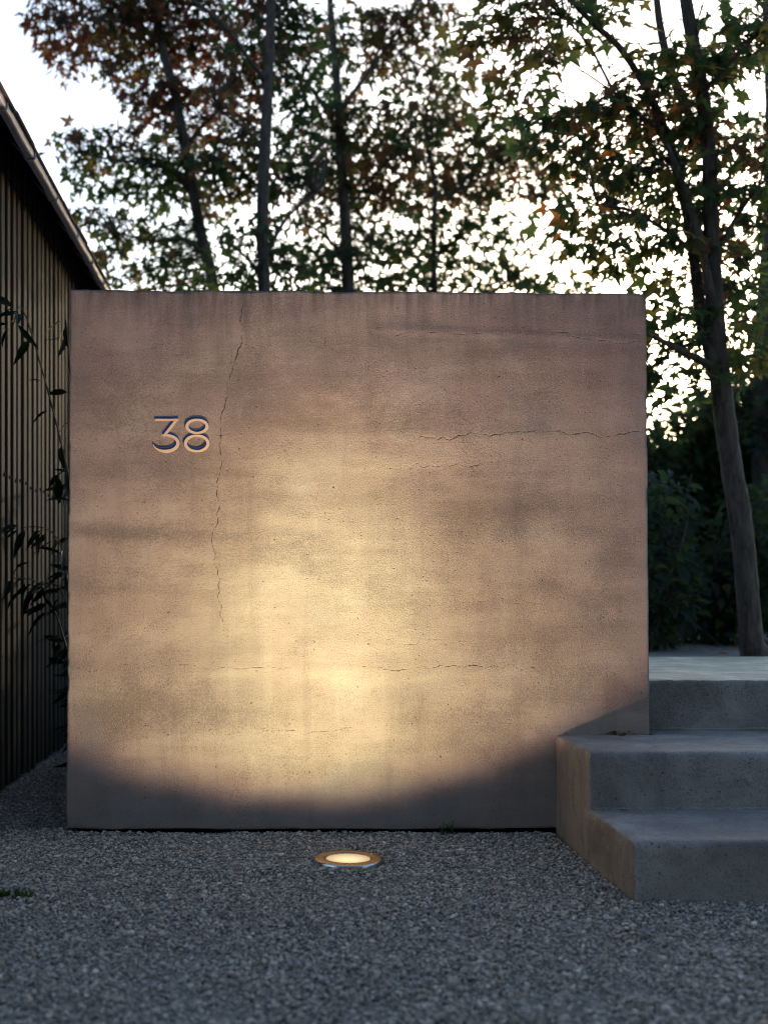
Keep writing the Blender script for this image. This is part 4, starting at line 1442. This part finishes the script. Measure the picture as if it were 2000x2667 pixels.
tuft('grass_tuft', 'small green grass tuft in the gravel at the left photo edge', 'grass', on_plane(18, 1941, 0), 60, .028, .035, 3)
tuft('grass_tuft', 'smaller grass tuft just right of the one at the left edge', 'grass', on_plane(52, 1942, 0), 34, .022, .022, 4)
tuft('weed', 'green weed sprouting at the foot of the wall', 'weed', (WD(962, 1806)[0], D0 - .03, .0), 16, .05, .02, 5)

# ------------------------------------------------------------------ gravel
N_ST = 120000
rg = np.random.default_rng(3)


def scatter(x0, x1, y0, y1, dens):
    n = int((x1 - x0) * (y1 - y0) * dens)
    return np.stack([rg.uniform(x0, x1, n), rg.uniform(y0, y1, n)], -1)


pts = np.concatenate([scatter(-1.5, 2.2, 1.65, D0 + 0.02, 37000), scatter(-1.07, WX0 - 0.0, D0, 6.4, 16000), scatter(STEP_X, 2.4, 2.5, Y1, 0)])
x, y = pts[:, 0], pts[:, 1]
keep = np.hypot(x - LX, y - LY) > 0.102
keep &= ~((x > STEP_X - 0.004) & (y > Y1 - 0.004))
keep &= ~((x > SX - 0.04 - 0.2) & (x < SX) & (y > SY0))
keep &= ~((x < SX) & (y > SY0))
keep &= ~((x > WX0 - 0.005) & (y > D0 - 0.004))
pts = pts[keep]
x, y = pts[:, 0], pts[:, 1]
sc_ = rg.lognormal(math.log(0.0024), 0.45, len(pts)).clip(0.0014, 0.0085)
z = rg.uniform(-0.004, 0.004, len(pts)) + 0.006 * fbm(x * 5, y * 5, 91) + 0.004 * fbm(x * 14, y * 14, 93) + 0.008 * np.clip(1 - (D0 - y) / 0.05, 0, 1) * (fbm(x * 6, x * 0, 95) + .3)
gme = bpy.data.meshes.new('gravel')
gme.vertices.add(len(pts))
gme.vertices.foreach_set('co', np.stack([x, y, z], -1).astype(np.float32).ravel())
a = gme.attributes.new('stone_size', 'FLOAT', 'POINT')
a.data.foreach_set('value', sc_.astype(np.float32))
gob = bpy.data.objects.new('gravel', gme)
COL.objects.link(gob)
tag(gob, 'grey crushed stone gravel covering the forecourt', None, kind='stuff')
ng = bpy.data.node_groups.new('gravel_stones', 'GeometryNodeTree')
ng.interface.new_socket('Geometry', in_out='INPUT', socket_type='NodeSocketGeometry')
ng.interface.new_socket('Geometry', in_out='OUTPUT', socket_type='NodeSocketGeometry')
N = ng.nodes.new
L = ng.links.new
gi, go = N('NodeGroupInput'), N('NodeGroupOutput')
m2p = N('GeometryNodeMeshToPoints')
L(gi.outputs[0], m2p.inputs['Mesh'])
iop = N('GeometryNodeInstanceOnPoints')
L(m2p.outputs[0], iop.inputs['Points'])
join = N('GeometryNodeJoinGeometry')
for kk, (dx, sq) in enumerate((((1.0, .85, .7), 1), ((1.25, .8, .6), 2), ((.95, 1.0, .75), 3), ((1.1, .9, .5), 4), ((1.35, .7, .7), 5))):
    ico = N('GeometryNodeMeshIcoSphere')
    ico.inputs['Radius'].default_value = 1.0
    ico.inputs['Subdivisions'].default_value = 2
    pos = N('GeometryNodeInputPosition')
    nz = N('ShaderNodeTexNoise')
    nz.noise_dimensions = '4D'
    nz.inputs['W'].default_value = sq * 3.7
    nz.inputs['Scale'].default_value = 0.9
    L(pos.outputs[0], nz.inputs['Vector'])
    sub = N('ShaderNodeVectorMath'); sub.operation = 'SUBTRACT'
    sub.inputs[1].default_value = (.5, .5, .5)
    L(nz.outputs['Color'], sub.inputs[0])
    scl = N('ShaderNodeVectorMath'); scl.operation = 'SCALE'
    scl.inputs['Scale'].default_value = 2.0
    L(sub.outputs[0], scl.inputs[0])
    sp = N('GeometryNodeSetPosition')
    L(ico.outputs['Mesh'], sp.inputs['Geometry'])
    L(scl.outputs[0], sp.inputs['Offset'])
    tr = N('GeometryNodeTransform')
    tr.inputs['Scale'].default_value = dx
    L(sp.outputs[0], tr.inputs['Geometry'])
    smt = N('GeometryNodeSetMaterial')
    smt.inputs['Material'].default_value = M_STONE
    L(tr.outputs[0], smt.inputs['Geometry'])
    g2i = N('GeometryNodeGeometryToInstance')
    L(smt.outputs[0], g2i.inputs[0])
    L(g2i.outputs[0], join.inputs[0])
L(join.outputs[0], iop.inputs['Instance'])
iop.inputs['Pick Instance'].default_value = True
rv = N('FunctionNodeRandomValue'); rv.data_type = 'FLOAT_VECTOR'
rv.inputs[0].default_value = (-.5, -.5, 0)
rv.inputs[1].default_value = (.5, .5, 6.283)
L(rv.outputs[0], iop.inputs['Rotation'])
na = N('GeometryNodeInputNamedAttribute'); na.data_type = 'FLOAT'
na.inputs['Name'].default_value = 'stone_size'
L(na.outputs[0], iop.inputs['Scale'])
L(iop.outputs[0], go.inputs[0])
md = gob.modifiers.new('stones', 'NODES')
md.node_group = ng
gme.materials.append(M_STONE)
